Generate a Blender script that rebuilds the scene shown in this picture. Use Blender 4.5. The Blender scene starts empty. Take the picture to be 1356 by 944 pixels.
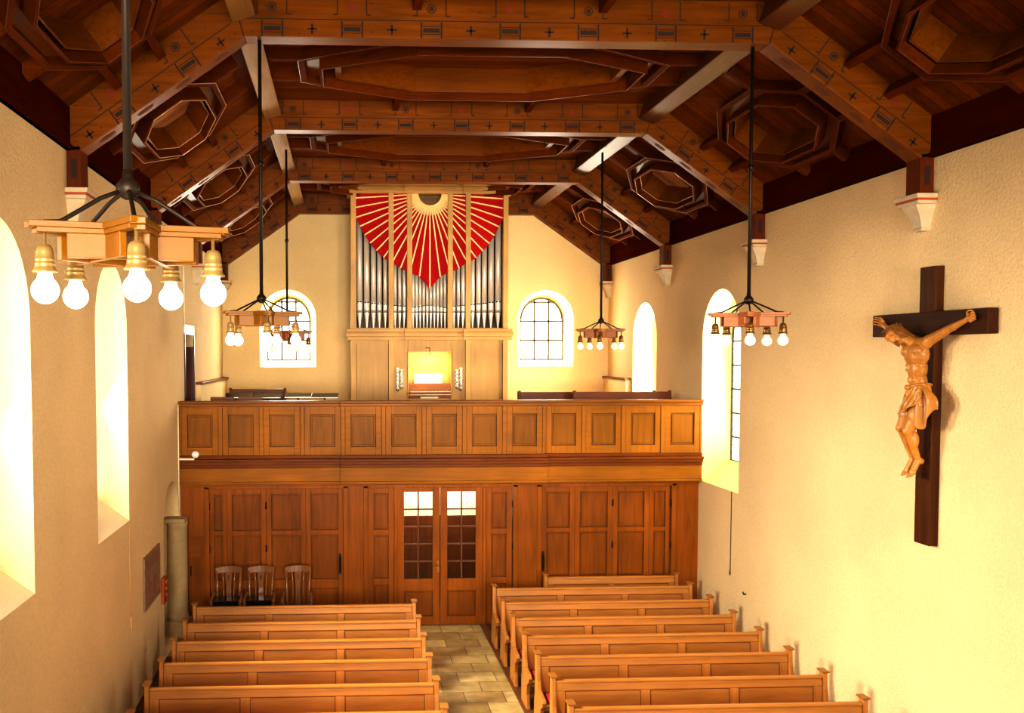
import bpy, bmesh, math, random
from mathutils import Vector, Matrix, Euler
random.seed(7)
S = bpy.context.scene
COL = S.collection
PI = math.pi
CX = 1.742                       # middle of the nave
HW = 4.565                       # half width of the nave
XL, XR = CX - HW, CX + HW
T0, TS, TT = 10.11, 4.13, 0.27   # first truss, spacing, thickness
YB = T0 + 3*TS + TT              # gable wall
YF = -3.5                        # wall behind the camera
YG = 16.68

# ------------------------------------------------------------------ materials
def nodes(name):
    m = bpy.data.materials.new(name); m.use_nodes = True
    nt = m.node_tree; b = nt.nodes['Principled BSDF']
    return m, nt, b
def N(nt, t, **kw):
    n = nt.nodes.new(t)
    for k, v in kw.items():
        if k in n.inputs: n.inputs[k].default_value = v
        else: setattr(n, k, v)
    return n
def ramp(nt, stops):
    r = nt.nodes.new('ShaderNodeValToRGB'); e = r.color_ramp.elements
    while len(e) < len(stops): e.new(0.5)
    for i, (p, c) in enumerate(stops):
        e[i].position = p; e[i].color = (*c, 1)
    return r
def srgb(r, g, b):
    f = lambda v: ((v/255 + .055)/1.055)**2.4 if v/255 > .04045 else v/255/12.92
    return (f(r), f(g), f(b))
def mul(c, k): return tuple(max(0, min(1, v*k)) for v in c)
_wood = {}
def wood(key, col, axis='X', rough=.45, var=.45, bump=.06, plank=None, pax='Y', spec=.3, knots=False):
    k = (key, axis, plank, pax)
    if k in _wood: return _wood[k]
    m, nt, b = nodes('wood_'+key+'_'+axis); L = nt.links.new
    tc = N(nt, 'ShaderNodeTexCoord'); mp = N(nt, 'ShaderNodeMapping')
    sc = {'X': (.55, 7, 7), 'Y': (7, .55, 7), 'Z': (7, 7, .55)}[axis]
    mp.inputs['Scale'].default_value = sc
    L(tc.outputs['Object'], mp.inputs['Vector'])
    n = N(nt, 'ShaderNodeTexNoise'); n.inputs['Scale'].default_value = 2.2; n.inputs['Detail'].default_value = 6; n.inputs['Roughness'].default_value = .62
    n.inputs['Distortion'].default_value = .5
    L(mp.outputs['Vector'], n.inputs['Vector'])
    r = ramp(nt, [(.3, mul(col, 1-var)), (.52, col), (.75, mul(col, 1+var*.6))])
    L(n.outputs['Fac'], r.inputs['Fac'])
    out = r.outputs['Color']
    n2 = N(nt, 'ShaderNodeTexNoise'); n2.inputs['Scale'].default_value = .9; n2.inputs['Detail'].default_value = 2
    L(tc.outputs['Object'], n2.inputs['Vector'])
    mr = N(nt, 'ShaderNodeMapRange'); mr.inputs['From Min'].default_value = .3; mr.inputs['From Max'].default_value = .7
    mr.inputs['To Min'].default_value = .78; mr.inputs['To Max'].default_value = 1.18
    L(n2.outputs['Fac'], mr.inputs['Value'])
    mx = N(nt, 'ShaderNodeVectorMath', operation='SCALE'); L(out, mx.inputs[0]); L(mr.outputs[0], mx.inputs['Scale']); out = mx.outputs[0]
    if knots:
        vo = N(nt, 'ShaderNodeTexVoronoi'); mk = N(nt, 'ShaderNodeMapping')
        mk.inputs['Scale'].default_value = {'X': (1.3, 3.2, 3.2), 'Y': (3.2, 1.3, 3.2), 'Z': (3.2, 3.2, 1.3)}[axis]
        L(tc.outputs['Object'], mk.inputs['Vector']); L(mk.outputs[0], vo.inputs['Vector'])
        rr = ramp(nt, [(0, (.35, .3, .28)), (.06, (.45, .4, .4)), (.11, (1, 1, 1))]); L(vo.outputs['Distance'], rr.inputs['Fac'])
        mm = N(nt, 'ShaderNodeVectorMath', operation='MULTIPLY'); L(out, mm.inputs[0]); L(rr.outputs['Color'], mm.inputs[1]); out = mm.outputs[0]
    if plank:
        sp = N(nt, 'ShaderNodeSeparateXYZ'); L(tc.outputs['Object'], sp.inputs[0])
        dv = N(nt, 'ShaderNodeMath', operation='DIVIDE'); L(sp.outputs[pax], dv.inputs[0]); dv.inputs[1].default_value = plank
        fl = N(nt, 'ShaderNodeMath', operation='FLOOR'); L(dv.outputs[0], fl.inputs[0])
        fr = N(nt, 'ShaderNodeMath', operation='FRACT'); L(dv.outputs[0], fr.inputs[0])
        wn = N(nt, 'ShaderNodeTexWhiteNoise', noise_dimensions='1D'); L(fl.outputs[0], wn.inputs['W'])
        m2 = N(nt, 'ShaderNodeMapRange'); m2.inputs['To Min'].default_value = .72; m2.inputs['To Max'].default_value = 1.2; L(wn.outputs['Value'], m2.inputs['Value'])
        lt = ramp(nt, [(0, (.25, .25, .25)), (.05, (1, 1, 1)), (.95, (1, 1, 1)), (1, (.25, .25, .25))]); L(fr.outputs[0], lt.inputs['Fac'])
        a = N(nt, 'ShaderNodeVectorMath', operation='SCALE'); L(out, a.inputs[0]); L(m2.outputs[0], a.inputs['Scale'])
        c = N(nt, 'ShaderNodeVectorMath', operation='MULTIPLY'); L(a.outputs[0], c.inputs[0]); L(lt.outputs['Color'], c.inputs[1]); out = c.outputs[0]
    L(out, b.inputs['Base Color'])
    b.inputs['Roughness'].default_value = rough
    b.inputs['Specular IOR Level'].default_value = spec
    bp = N(nt, 'ShaderNodeBump'); bp.inputs['Strength'].default_value = bump*4; bp.inputs['Distance'].default_value = .004
    L(n.outputs['Fac'], bp.inputs['Height']); L(bp.outputs[0], b.inputs['Normal'])
    _wood[k] = m
    return m
def plain(name, col, rough=.5, metal=0, var=.12, scale=12, emit=None, es=0, spec=.5):
    m, nt, b = nodes(name); L = nt.links.new
    tc = N(nt, 'ShaderNodeTexCoord'); n = N(nt, 'ShaderNodeTexNoise'); n.inputs['Scale'].default_value = scale; n.inputs['Detail'].default_value = 4
    L(tc.outputs['Object'], n.inputs['Vector'])
    r = ramp(nt, [(.3, mul(col, 1-var)), (.7, mul(col, 1+var))]); L(n.outputs['Fac'], r.inputs['Fac']); L(r.outputs['Color'], b.inputs['Base Color'])
    b.inputs['Roughness'].default_value = rough; b.inputs['Metallic'].default_value = metal; b.inputs['Specular IOR Level'].default_value = spec
    if emit:
        b.inputs['Emission Color'].default_value = (*emit, 1); b.inputs['Emission Strength'].default_value = es
    return m
def plaster(name, col, bump=.35, sc=42, low=None):
    m, nt, b = nodes(name); L = nt.links.new
    tc = N(nt, 'ShaderNodeTexCoord')
    n = N(nt, 'ShaderNodeTexNoise'); n.inputs['Scale'].default_value = sc; n.inputs['Detail'].default_value = 5; n.inputs['Roughness'].default_value = .6
    L(tc.outputs['Object'], n.inputs['Vector'])
    n2 = N(nt, 'ShaderNodeTexNoise'); n2.inputs['Scale'].default_value = .6; n2.inputs['Detail'].default_value = 5
    L(tc.outputs['Object'], n2.inputs['Vector'])
    r = ramp(nt, [(.3, mul(col, .93)), (.7, mul(col, 1.07))]); L(n2.outputs['Fac'], r.inputs['Fac'])
    r2 = ramp(nt, [(.3, (.9, .9, .88)), (.65, (1.0, 1.0, 1.0))]); L(n.outputs['Fac'], r2.inputs['Fac'])
    mm = N(nt, 'ShaderNodeVectorMath', operation='MULTIPLY'); L(r.outputs['Color'], mm.inputs[0]); L(r2.outputs['Color'], mm.inputs[1])
    L(mm.outputs[0], b.inputs['Base Color'])
    b.inputs['Roughness'].default_value = .9; b.inputs['Specular IOR Level'].default_value = .15
    bp = N(nt, 'ShaderNodeBump'); bp.inputs['Strength'].default_value = bump; bp.inputs['Distance'].default_value = .02
    L(n.outputs['Fac'], bp.inputs['Height']); L(bp.outputs[0], b.inputs['Normal'])
    return m
def emis(name, col, s):
    m = bpy.data.materials.new(name); m.use_nodes = True; nt = m.node_tree
    nt.nodes.remove(nt.nodes['Principled BSDF'])
    tc = N(nt, 'ShaderNodeTexCoord'); n = N(nt, 'ShaderNodeTexNoise'); n.inputs['Scale'].default_value = 3
    nt.links.new(tc.outputs['Object'], n.inputs['Vector'])
    r = ramp(nt, [(.3, mul(col, .94)), (.7, col)]); nt.links.new(n.outputs['Fac'], r.inputs['Fac'])
    e = N(nt, 'ShaderNodeEmission'); e.inputs['Strength'].default_value = s
    nt.links.new(r.outputs['Color'], e.inputs['Color']); nt.links.new(e.outputs[0], nt.nodes['Material Output'].inputs['Surface'])
    return m

PLAS = plaster('tan_plaster', srgb(236, 211, 166), bump=.8, sc=30)
PLASB = plaster('pale_plaster', srgb(240, 216, 166), bump=.2)
REV = plaster('cream_reveal', srgb(247, 233, 165), bump=.25)
C_CEIL = srgb(124, 62, 3); C_BEAM = srgb(126, 68, 4); C_FRAME = srgb(104, 46, 2)
C_GAL = srgb(154, 98, 22); C_PART = srgb(150, 84, 14); C_PEW = srgb(188, 128, 58); C_ORG = srgb(202, 160, 94)
def ceilw(ax='X', plank=None, pax='Y'): return wood('ceiling', C_CEIL, ax, .4, .3, spec=.06, plank=plank, pax=pax, knots=True)
def beamw(ax='X'): return wood('beam', C_BEAM, ax, .38, .3, spec=.1, knots=True)
def framew(ax='X'): return wood('coffer', C_FRAME, ax, .75, .3, spec=.04)
def galw(ax='X'): return wood('gallery', C_GAL, ax, .42, .22, spec=.12)
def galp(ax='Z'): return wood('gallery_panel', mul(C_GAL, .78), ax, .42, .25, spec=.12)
def partw(ax='X'): return wood('partition', C_PART, ax, .4, .28, spec=.15)
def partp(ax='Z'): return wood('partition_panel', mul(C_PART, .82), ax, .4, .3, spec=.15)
def peww(ax='X'): return wood('pew', C_PEW, ax, .35, .22, spec=.45)
def pewp(ax='X'): return wood('pew_panel', mul(C_PEW, .93), ax, .35, .25, spec=.45)
def orgw(ax='Z'): return wood('organ', C_ORG, ax, .45, .12)
def orgp(ax='Z'): return wood('organ_panel', mul(C_ORG, .88), ax, .45, .12)
DARKW = wood('dark_cornice', srgb(72, 20, 2), 'Y', .6, .3, spec=0)
GROOVE = plain('dark_groove', srgb(60, 26, 8), .8)
PGROOVE = plain('pew_groove', srgb(110, 60, 18), .8)
INK = plain('stencil_black', srgb(48, 26, 14), .8)
INKR = plain('stencil_red', srgb(130, 40, 14), .8)
EDGE = plain('lit_edge_and_cord', srgb(225, 180, 130), .3, var=.1)  # light on coffer edges painted pale; also the tone of a pull cord
EDGED = plain('dim_lit_edge', srgb(120, 66, 30), .35, var=.1)  # weaker edge light painted as a brown strip
SOFT = plain('faded_stencil', srgb(104, 56, 22), .8)
REVL = plaster('white_reveal', srgb(250, 238, 190), bump=.2)
SILL = plaster('sill_plaster', srgb(250, 225, 190), bump=.1)
IRON = plain('dark_iron', srgb(40, 27, 18), .45, .5)
IRONL = plain('bronze_iron', srgb(52, 38, 26), .5, .4)
BRASS = plain('brass', srgb(176, 146, 92), .42, .45)
BRASSD = plain('aged_brass', srgb(140, 104, 58), .35, .75)
STONE = plain('grey_stone', srgb(178, 156, 116), .8, var=.1, scale=6)
STONEW = plain('white_stone', srgb(206, 190, 160), .8, var=.08, scale=9)
REDL = plain('red_line', srgb(176, 74, 40), .7)
REDP = plain('red_screen_paint', (.44, .001, .002), .7, var=.06, spec=.15)
CUSH = plain('red_cushion', srgb(170, 24, 16), .9)
PIPE = plain('tin_pipe', (.86, .81, .74), .42, .4, var=.05, scale=4)
PIPEL = plain('polished_tin', (.97, .95, .90), .4, .3, var=.03)
BLACKG = plain('black_gloss', (.012, .01, .01), .12)
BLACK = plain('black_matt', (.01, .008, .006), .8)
IVORY = plain('ivory', srgb(245, 235, 205), .4)
GLASSW = emis('glowing_frosted_glass', (1, .985, .93), 3.0)  # panes emit in place of the daylight outside
LEAD = plain('window_lead', srgb(90, 74, 52), .6)
CHAIRW = wood('armchair', srgb(142, 94, 58), 'Z', .22, .35, spec=.9)
CARV = wood('carved_limewood', srgb(190, 130, 58), 'Z', .36, .3, spec=.5)
CROSSW = wood('cross', srgb(78, 42, 14), 'Z', .5, .45, spec=.1)
DARKWOOD = wood('dark_bench', srgb(112, 56, 26), 'X', .35, .3)

# ------------------------------------------------------------------ mesh helpers
class MB:
    def __init__(s): s.v = []; s.f = []; s.smooth = False
    def add(s, vs, fs):
        o = len(s.v); s.v += [tuple(v) for v in vs]; s.f += [tuple(i+o for i in f) for f in fs]; return s
    def box(s, x0, x1, y0, y1, z0, z1):
        return s.add([(x0,y0,z0),(x1,y0,z0),(x1,y1,z0),(x0,y1,z0),(x0,y0,z1),(x1,y0,z1),(x1,y1,z1),(x0,y1,z1)],
            [(0,3,2,1),(4,5,6,7),(0,1,5,4),(1,2,6,5),(2,3,7,6),(3,0,4,7)])
    def obox(s, c, a, b, d):
        c, a, b, d = Vector(c), Vector(a), Vector(b), Vector(d)
        vs = [c+sa*a+sb*b+sd*d for sd in (-1,1) for sa, sb in ((-1,-1),(1,-1),(1,1),(-1,1))]
        return s.add(vs, [(0,3,2,1),(4,5,6,7),(0,1,5,4),(1,2,6,5),(2,3,7,6),(3,0,4,7)])
    def bar(s, p, q, w, h, up=(0,0,1)):
        p, q = Vector(p), Vector(q); d = (q-p)
        if d.length < 1e-6: return s
        dn = d.normalized(); u = Vector(up); side = dn.cross(u)
        if side.length < 1e-4: side = dn.cross(Vector((1,0,0)))
        side.normalize(); u = side.cross(dn).normalized()
        return s.obox((p+q)/2, d/2, side*w/2, u*h/2)
    def prism(s, poly, y0, y1, ax='Y'):
        n = len(poly)
        def P(a, b, t): return {'Y': (a, t, b), 'X': (t, a, b), 'Z': (a, b, t)}[ax]
        vs = [P(a, b, y0) for a, b in poly] + [P(a, b, y1) for a, b in poly]
        return s.add(vs, [tuple(range(n-1,-1,-1)), tuple(range(n, 2*n))] + [(i, (i+1)%n, n+(i+1)%n, n+i) for i in range(n)])
    def tube(s, pts, r, n=8, close=True):
        pts = [Vector(p) for p in pts]; rs = r if isinstance(r, (list, tuple)) else [r]*len(pts)
        o = len(s.v); prev = None
        for i, p in enumerate(pts):
            d = (pts[min(i+1, len(pts)-1)] - pts[max(i-1, 0)]).normalized()
            if prev is None:
                a = d.cross(Vector((0,0,1)));
                if a.length < .05: a = d.cross(Vector((1,0,0)))
            else: a = prev - d*prev.dot(d)
            a.normalize(); prev = a; b = d.cross(a)
            for k in range(n):
                t = 2*PI*k/n; s.v.append(tuple(p + rs[i]*(a*math.cos(t)+b*math.sin(t))))
        for i in range(len(pts)-1):
            for k in range(n):
                s.f.append((o+i*n+k, o+i*n+(k+1)%n, o+(i+1)*n+(k+1)%n, o+(i+1)*n+k))
        if close:
            s.f.append(tuple(o+k for k in range(n-1,-1,-1))); s.f.append(tuple(o+(len(pts)-1)*n+k for k in range(n)))
        return s
    def lathe(s, prof, c=(0,0,0), n=16):      # prof = [(r, z)]
        o = len(s.v)
        for r, z in prof:
            for k in range(n):
                t = 2*PI*k/n; s.v.append((c[0]+r*math.cos(t), c[1]+r*math.sin(t), c[2]+z))
        for i in range(len(prof)-1):
            for k in range(n): s.f.append((o+i*n+k, o+i*n+(k+1)%n, o+(i+1)*n+(k+1)%n, o+(i+1)*n+k))
        s.f.append(tuple(o+k for k in range(n-1,-1,-1))); s.f.append(tuple(o+(len(prof)-1)*n+k for k in range(n)))
        return s
    def ell(s, c, r, M=None, nu=16, nv=10):
        o = len(s.v); c = Vector(c)
        vs = []
        for j in range(nv+1):
            ph = PI*j/nv
            for i in range(nu):
                t = 2*PI*i/nu; v = Vector((r[0]*math.sin(ph)*math.cos(t), r[1]*math.sin(ph)*math.sin(t), -r[2]*math.cos(ph)))
                if M: v = M @ v
                vs.append(tuple(c+v))
        fs = []
        for j in range(nv):
            for i in range(nu): fs.append((j*nu+i, j*nu+(i+1)%nu, (j+1)*nu+(i+1)%nu, (j+1)*nu+i))
        s.add(vs, fs); return s
    def cap(s, p, q, r0, r1, n=14):           # tapered capsule
        p, q = Vector(p), Vector(q); d = (q-p).normalized(); pts = []; rs = []
        for k in range(5): a = PI/2*k/4; pts.append(p - d*r0*math.cos(a)); rs.append(max(r0*math.sin(a), .0005))
        for k in range(5): a = PI/2*k/4; pts.append(q + d*r1*math.sin(a)); rs.append(max(r1*math.cos(a), .0005))
        return s.tube(pts, rs, n)
    def build(s, name, m, parent=None, smooth=False, bevel=0, fix=True):
        me = bpy.data.meshes.new(name); me.from_pydata(s.v, [], s.f); me.update()
        if fix:
            bm = bmesh.new(); bm.from_mesh(me); bmesh.ops.recalc_face_normals(bm, faces=bm.faces); bm.to_mesh(me); bm.free()
        if smooth:
            for p in me.polygons: p.use_smooth = True
        me.materials.append(m)
        o = bpy.data.objects.new(name, me); COL.objects.link(o)
        if parent: o.parent = parent
        if bevel:
            b = o.modifiers.new('bevel', 'BEVEL'); b.width = bevel; b.segments = 2; b.limit_method = 'ANGLE'
        return o
def tag(o, label=None, cat=None, group=None, kind=None):
    if label: o['label'] = label
    if cat: o['category'] = cat
    if group: o['group'] = group
    if kind: o['kind'] = kind
    return o
def empty(name, loc, label=None, cat=None, group=None, kind=None, rz=0):
    o = bpy.data.objects.new(name, None); COL.objects.link(o); o.location = loc; o.rotation_euler = (0, 0, rz); o.empty_display_size = .2
    return tag(o, label, cat, group, kind)
def copy_tree(o, parent=None):
    c = o.copy(); COL.objects.link(c)
    if parent: c.parent = parent
    for ch in list(o.children): copy_tree(ch, c)
    return c
def children_rec(o):
    r = []
    for c in o.children: r.append(c); r += children_rec(c)
    return r

# ------------------------------------------------------------------ floor and walls
def tile_mat():
    m, nt, b = nodes('aisle_stone_tiles'); L = nt.links.new
    tc = N(nt, 'ShaderNodeTexCoord'); br = N(nt, 'ShaderNodeTexBrick')
    br.inputs['Scale'].default_value = 1; br.inputs['Brick Width'].default_value = .56; br.inputs['Row Height'].default_value = .42
    br.inputs['Mortar Size'].default_value = .006; br.offset = .5
    br.inputs['Color1'].default_value = (*srgb(214, 194, 140), 1); br.inputs['Color2'].default_value = (*srgb(160, 134, 86), 1); br.inputs['Mortar'].default_value = (*srgb(96, 76, 48), 1)
    L(tc.outputs['Object'], br.inputs['Vector'])
    n = N(nt, 'ShaderNodeTexNoise'); n.inputs['Scale'].default_value = 5; n.inputs['Detail'].default_value = 8; L(tc.outputs['Object'], n.inputs['Vector'])
    r = ramp(nt, [(.3, (.7, .68, .64)), (.7, (1.1, 1.1, 1.08))]); L(n.outputs['Fac'], r.inputs['Fac'])
    mm = N(nt, 'ShaderNodeVectorMath', operation='MULTIPLY'); L(br.outputs['Color'], mm.inputs[0]); L(r.outputs['Color'], mm.inputs[1]); L(mm.outputs[0], b.inputs['Base Color'])
    b.inputs['Roughness'].default_value = .3; b.inputs['Specular IOR Level'].default_value = .4
    return m
tag(MB().box(XL-.7, XR+.7, YF-.4, YB+.6, -.12, 0).build('floor', tile_mat()), kind='structure')

def side_wall(name, side, wins, mat, thick=.66, gd=.5, slope=.36):
    """side=-1 left, +1 right; wins=[(y0,y1,sill,top,slope)]"""
    xi = CX + side*HW; xo = xi + side*thick; xg = xi + side*gd
    mb = MB(); rv = MB(); sm = MB(); ZT = 7.32
    def q(pts, m=mb): m.add(pts, [tuple(range(len(pts)))])
    cuts = [YF-.4]
    for (y0, y1, z0, z1, sl) in wins: cuts += [y0, y1]
    cuts.append(YB+.6)
    for i in range(0, len(cuts), 2):
        a, b = cuts[i], cuts[i+1]
        for x in (xi, xo): q([(x,a,0),(x,b,0),(x,b,ZT),(x,a,ZT)])
    rv_ = rv
    for (y0, y1, z0, z1, sl) in wins:
        rv = rv_ if sl else mb
        R = (y1-y0)/2; yc = (y0+y1)/2; K = 20; zs = z1-R
        ys = [yc - R*math.cos(PI*k/K) for k in range(K+1)]; za = [zs + R*math.sin(PI*k/K) for k in range(K+1)]
        for x in (xi, xo):
            zb = z0 if x == xi else z0+sl
            q([(x,y0,0),(x,y1,0),(x,y1,zb),(x,y0,zb)])
            for k in range(K): q([(x,ys[k],za[k]),(x,ys[k+1],za[k+1]),(x,ys[k+1],ZT),(x,ys[k],ZT)])
        for k in range(K): q([(xi,ys[k],za[k]),(xi,ys[k+1],za[k+1]),(xo,ys[k+1],za[k+1]),(xo,ys[k],za[k])], rv)
        for y in (y0, y1): q([(xi,y,z0),(xg,y,z0+sl),(xo,y,z0+sl),(xo,y,zs),(xi,y,zs)], rv)
        q([(xi,y0,z0),(xi,y1,z0),(xg,y1,z0+sl),(xg,y0,z0+sl)], sm)
        q([(xg,y0,z0+sl),(xg,y1,z0+sl),(xo,y1,z0+sl),(xo,y0,z0+sl)], rv)
    rv = rv_
    w = tag(mb.build(name, mat, fix=False), kind='structure')
    if rv.v: tag(rv.build('window_reveal', REVL if side < 0 else REV, w, fix=False, smooth=False), kind='structure')
    tag(sm.build('window_sill', SILL if side < 0 else REV, w, fix=False), kind='structure')
    return w
WL = [(3.05, 4.6, 2.62, 5.92, .36), (7.2, 8.87, 2.62, 5.94, .36), (11.15, 12.76, 2.62, 5.92, .36), (15.12, 16.62, 0.02, 2.72, 0.0), (17.3, 18.36, 3.02, 5.3, 0.0)]
WR = [(3.05, 4.6, 2.62, 5.92, .36), (7.0, 8.3, 2.62, 5.9, .36), (15.07, 16.7, 2.56, 5.88, .36), (19.2, 20.78, 3.2, 5.87, .3)]
# the wall with square door head on the gallery level is handled by a lintel block below
side_wall('wall_left', -1, WL, PLAS)
side_wall('wall_right', 1, WR, PLAS)

def arch_window(idx, side, y0, y1, z0, z1, cols=3, gd=.5):
    if side > 0: gd = .56
    xg = CX + side*(HW+gd); R = (y1-y0)/2; yc = (y0+y1)/2; zs = z1-R; K = 20
    pts = [(y0, z0), (y1, z0)] + [(yc + R*math.cos(PI*k/K), zs + R*math.sin(PI*k/K)) for k in range(K+1)]
    e = empty('window_%d' % idx, (0,0,0), kind='structure')
    MB().prism(pts, xg, xg+side*.02, 'X').build('glass', GLASSW, e)
    m = MB(); x1 = xg - side*.02
    for k in range(cols+1):
        y = y0 + (y1-y0)*k/cols; h = zs + math.sqrt(max(0, R*R-(y-yc)**2))
        m.bar((x1, y, z0), (x1, y, max(h, z0+.1)), .03, .03, (1,0,0))
    z = z0
    while z < zs+.02: m.bar((x1, y0, z), (x1, y1, z), .03, .03); z += .42
    m.tube([(x1, yc + (R-.015)*math.cos(PI*k/K), zs + (R-.015)*math.sin(PI*k/K)) for k in range(K+1)], .018, 6)
    # wide iron bars and leaded quarries
    z = z0+.14
    while z < z1-.1:
        h = R if z < zs else math.sqrt(max(.001, R*R-(z-zs)**2)); m.bar((x1, yc-h, z), (x1, yc+h, z), .008, .008); z += .14
    m.build('window_frame', LEAD, e)
    return e
arch_window(1, -1, 3.05, 4.6, 2.98, 5.92); arch_window(2, -1, 7.2, 8.87, 2.98, 5.94); arch_window(3, -1, 11.15, 12.76, 2.98, 5.92)
arch_window(4, 1, 3.05, 4.6, 2.98, 5.92); arch_window(5, 1, 7.0, 8.3, 2.98, 5.9); arch_window(6, 1, 15.07, 16.7, 2.92, 5.88); arch_window(7, 1, 19.2, 20.78, 3.5, 5.87)  # the second right-hand window is out of view, added for its light

# gable wall with two round-headed windows, splayed
def gable():
    mb = MB(); rv = MB(); ZT = 9.2; D = .5; SP = .15
    y0 = YB; y1 = YB + .6
    wins = [(CX-3.70, CX-2.385), (CX+2.385, CX+3.725)]; sill = 4.5; top = 6.31
    def q(pts, m=mb): m.add(pts, [tuple(range(len(pts)))])
    cuts = [XL-.6, wins[0][0], wins[0][1], wins[1][0], wins[1][1], XR+.6]
    for i in range(0, 6, 2):
        q([(cuts[i],y0,0),(cuts[i+1],y0,0),(cuts[i+1],y0,ZT),(cuts[i],y0,ZT)])
    K = 20; n = 8
    for (a, b) in wins:
        R = (b-a)/2; xc = (a+b)/2; zs = top-R
        xs = [xc-R*math.cos(PI*k/K) for k in range(K+1)]; za = [zs+R*math.sin(PI*k/K) for k in range(K+1)]
        q([(a,y0,0),(b,y0,0),(b,y0,sill),(a,y0,sill)])
        for k in range(K): q([(xs[k],y0,za[k]),(xs[k+1],y0,za[k+1]),(xs[k+1],y0,ZT),(xs[k],y0,ZT)])
        r2 = R-SP; f = lambda k: (xc-r2*math.cos(PI*k/K), zs+r2*math.sin(PI*k/K))
        yd = y0+D
        for k in range(K):
            p, s = f(k), f(k+1); q([(xs[k],y0,za[k]),(xs[k+1],y0,za[k+1]),(s[0],yd,s[1]),(p[0],yd,p[1])], rv)
        z2 = sill+.17
        q([(a,y0,sill),(b,y0,sill),(b-SP,yd,z2),(a+SP,yd,z2)], rv)
        for x, x2 in ((a, a+SP), (b, b-SP)): q([(x,y0,sill),(x2,yd,z2),(x2,yd,zs),(x,y0,zs)], rv)
    w = tag(mb.build('wall_gable', PLASB, fix=False), kind='structure')
    tag(rv.build('window_reveal', REV, w, fix=False), kind='structure')
    for i, (a, b) in enumerate(wins):
        e = empty('window_%d' % (8+i), (0,0,0), kind='structure')
        R = (b-a)/2-SP; xc = (a+b)/2; zs = top-(b-a)/2; z0 = sill+.17; yy = YB+D
        pts = [(xc-R, z0), (xc+R, z0)] + [(xc+R*math.cos(PI*k/K), zs+R*math.sin(PI*k/K)) for k in range(K+1)]
        MB().prism(pts, yy, yy+.02).build('glass', GLASSW, e)
        m = MB(); y = yy-.02
        for k in range(4):
            x = xc-R+2*R*k/3; h = zs+math.sqrt(max(0, R*R-(x-xc)**2)); m.box(x-.018, x+.018, y-.018, y+.018, z0, max(h, zs))
        for k in range(4):
            z = z0 + k*.46; h = R if z < zs else math.sqrt(max(.01, R*R-(z-zs)**2)); m.box(xc-h, xc+h, y-.018, y+.018, z-.018, z+.018)
        m.tube([(xc+(R-.02)*math.cos(PI*k/K), y, zs+(R-.02)*math.sin(PI*k/K)) for k in range(K+1)], .022, 6)
        m.build('window_frame', LEAD, e)
gable()
tag(MB().box(XL-.6, XR+.6, YF-.4, YF, 0, 9.2).build('wall_choir', PLASB), kind='structure')

# ------------------------------------------------------------------ ceiling boards (with octagonal openings)
KH, KZ = 2.75, 8.06             # knee of the truss underside
SLX, SLZ = .8165, -.5773        # slope direction (down and outwards)
NX, NZ = .5773, .8165           # outward normal
CO = .43
def sl(side, s, off):           # point on slope: distance s from knee, offset off
    return (CX + side*(KH + s*SLX + off*NX), KZ + s*SLZ + off*NZ)
CK = KH + .128                  # ceiling knee
def bays():
    return [(T0+(k)*TS+TT, T0+(k+1)*TS) for k in (-1, 0, 1, 2)]
def octo(a, b, a2, b2): return [(a,-b2),(a,b2),(a2,b),(-a2,b),(-a,b2),(-a,-b2),(-a2,-b),(a2,-b)]
SC = 1.08                       # centre of slope coffer along s
def frame_pts(fr, poly, off): return [fr(u, v, off) for u, v in poly]
def ring(fr, p0, o0, p1, o1, mb):
    a = frame_pts(fr, p0, o0); b = frame_pts(fr, p1, o1); n = len(a)
    mb.add(a+b, [(i, (i+1)%n, n+(i+1)%n, n+i) for i in range(n)])
def solid_ring(fr, outer, inner, o0, o1, mb):
    ring(fr, outer, o0, inner, o0, mb); ring(fr, outer, o1, outer, o0, mb); ring(fr, inner, o0, inner, o1, mb); ring(fr, inner, o1, outer, o1, mb)
ceil = MB(); ceil_side = MB()
s_end = (HW-KH-CO*NX)/SLX       # slope length to the wall at the ceiling surface
coffers = []
ordn = ['nearest the camera', 'second from the camera', 'third from the camera', 'farthest, before the gable']
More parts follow.
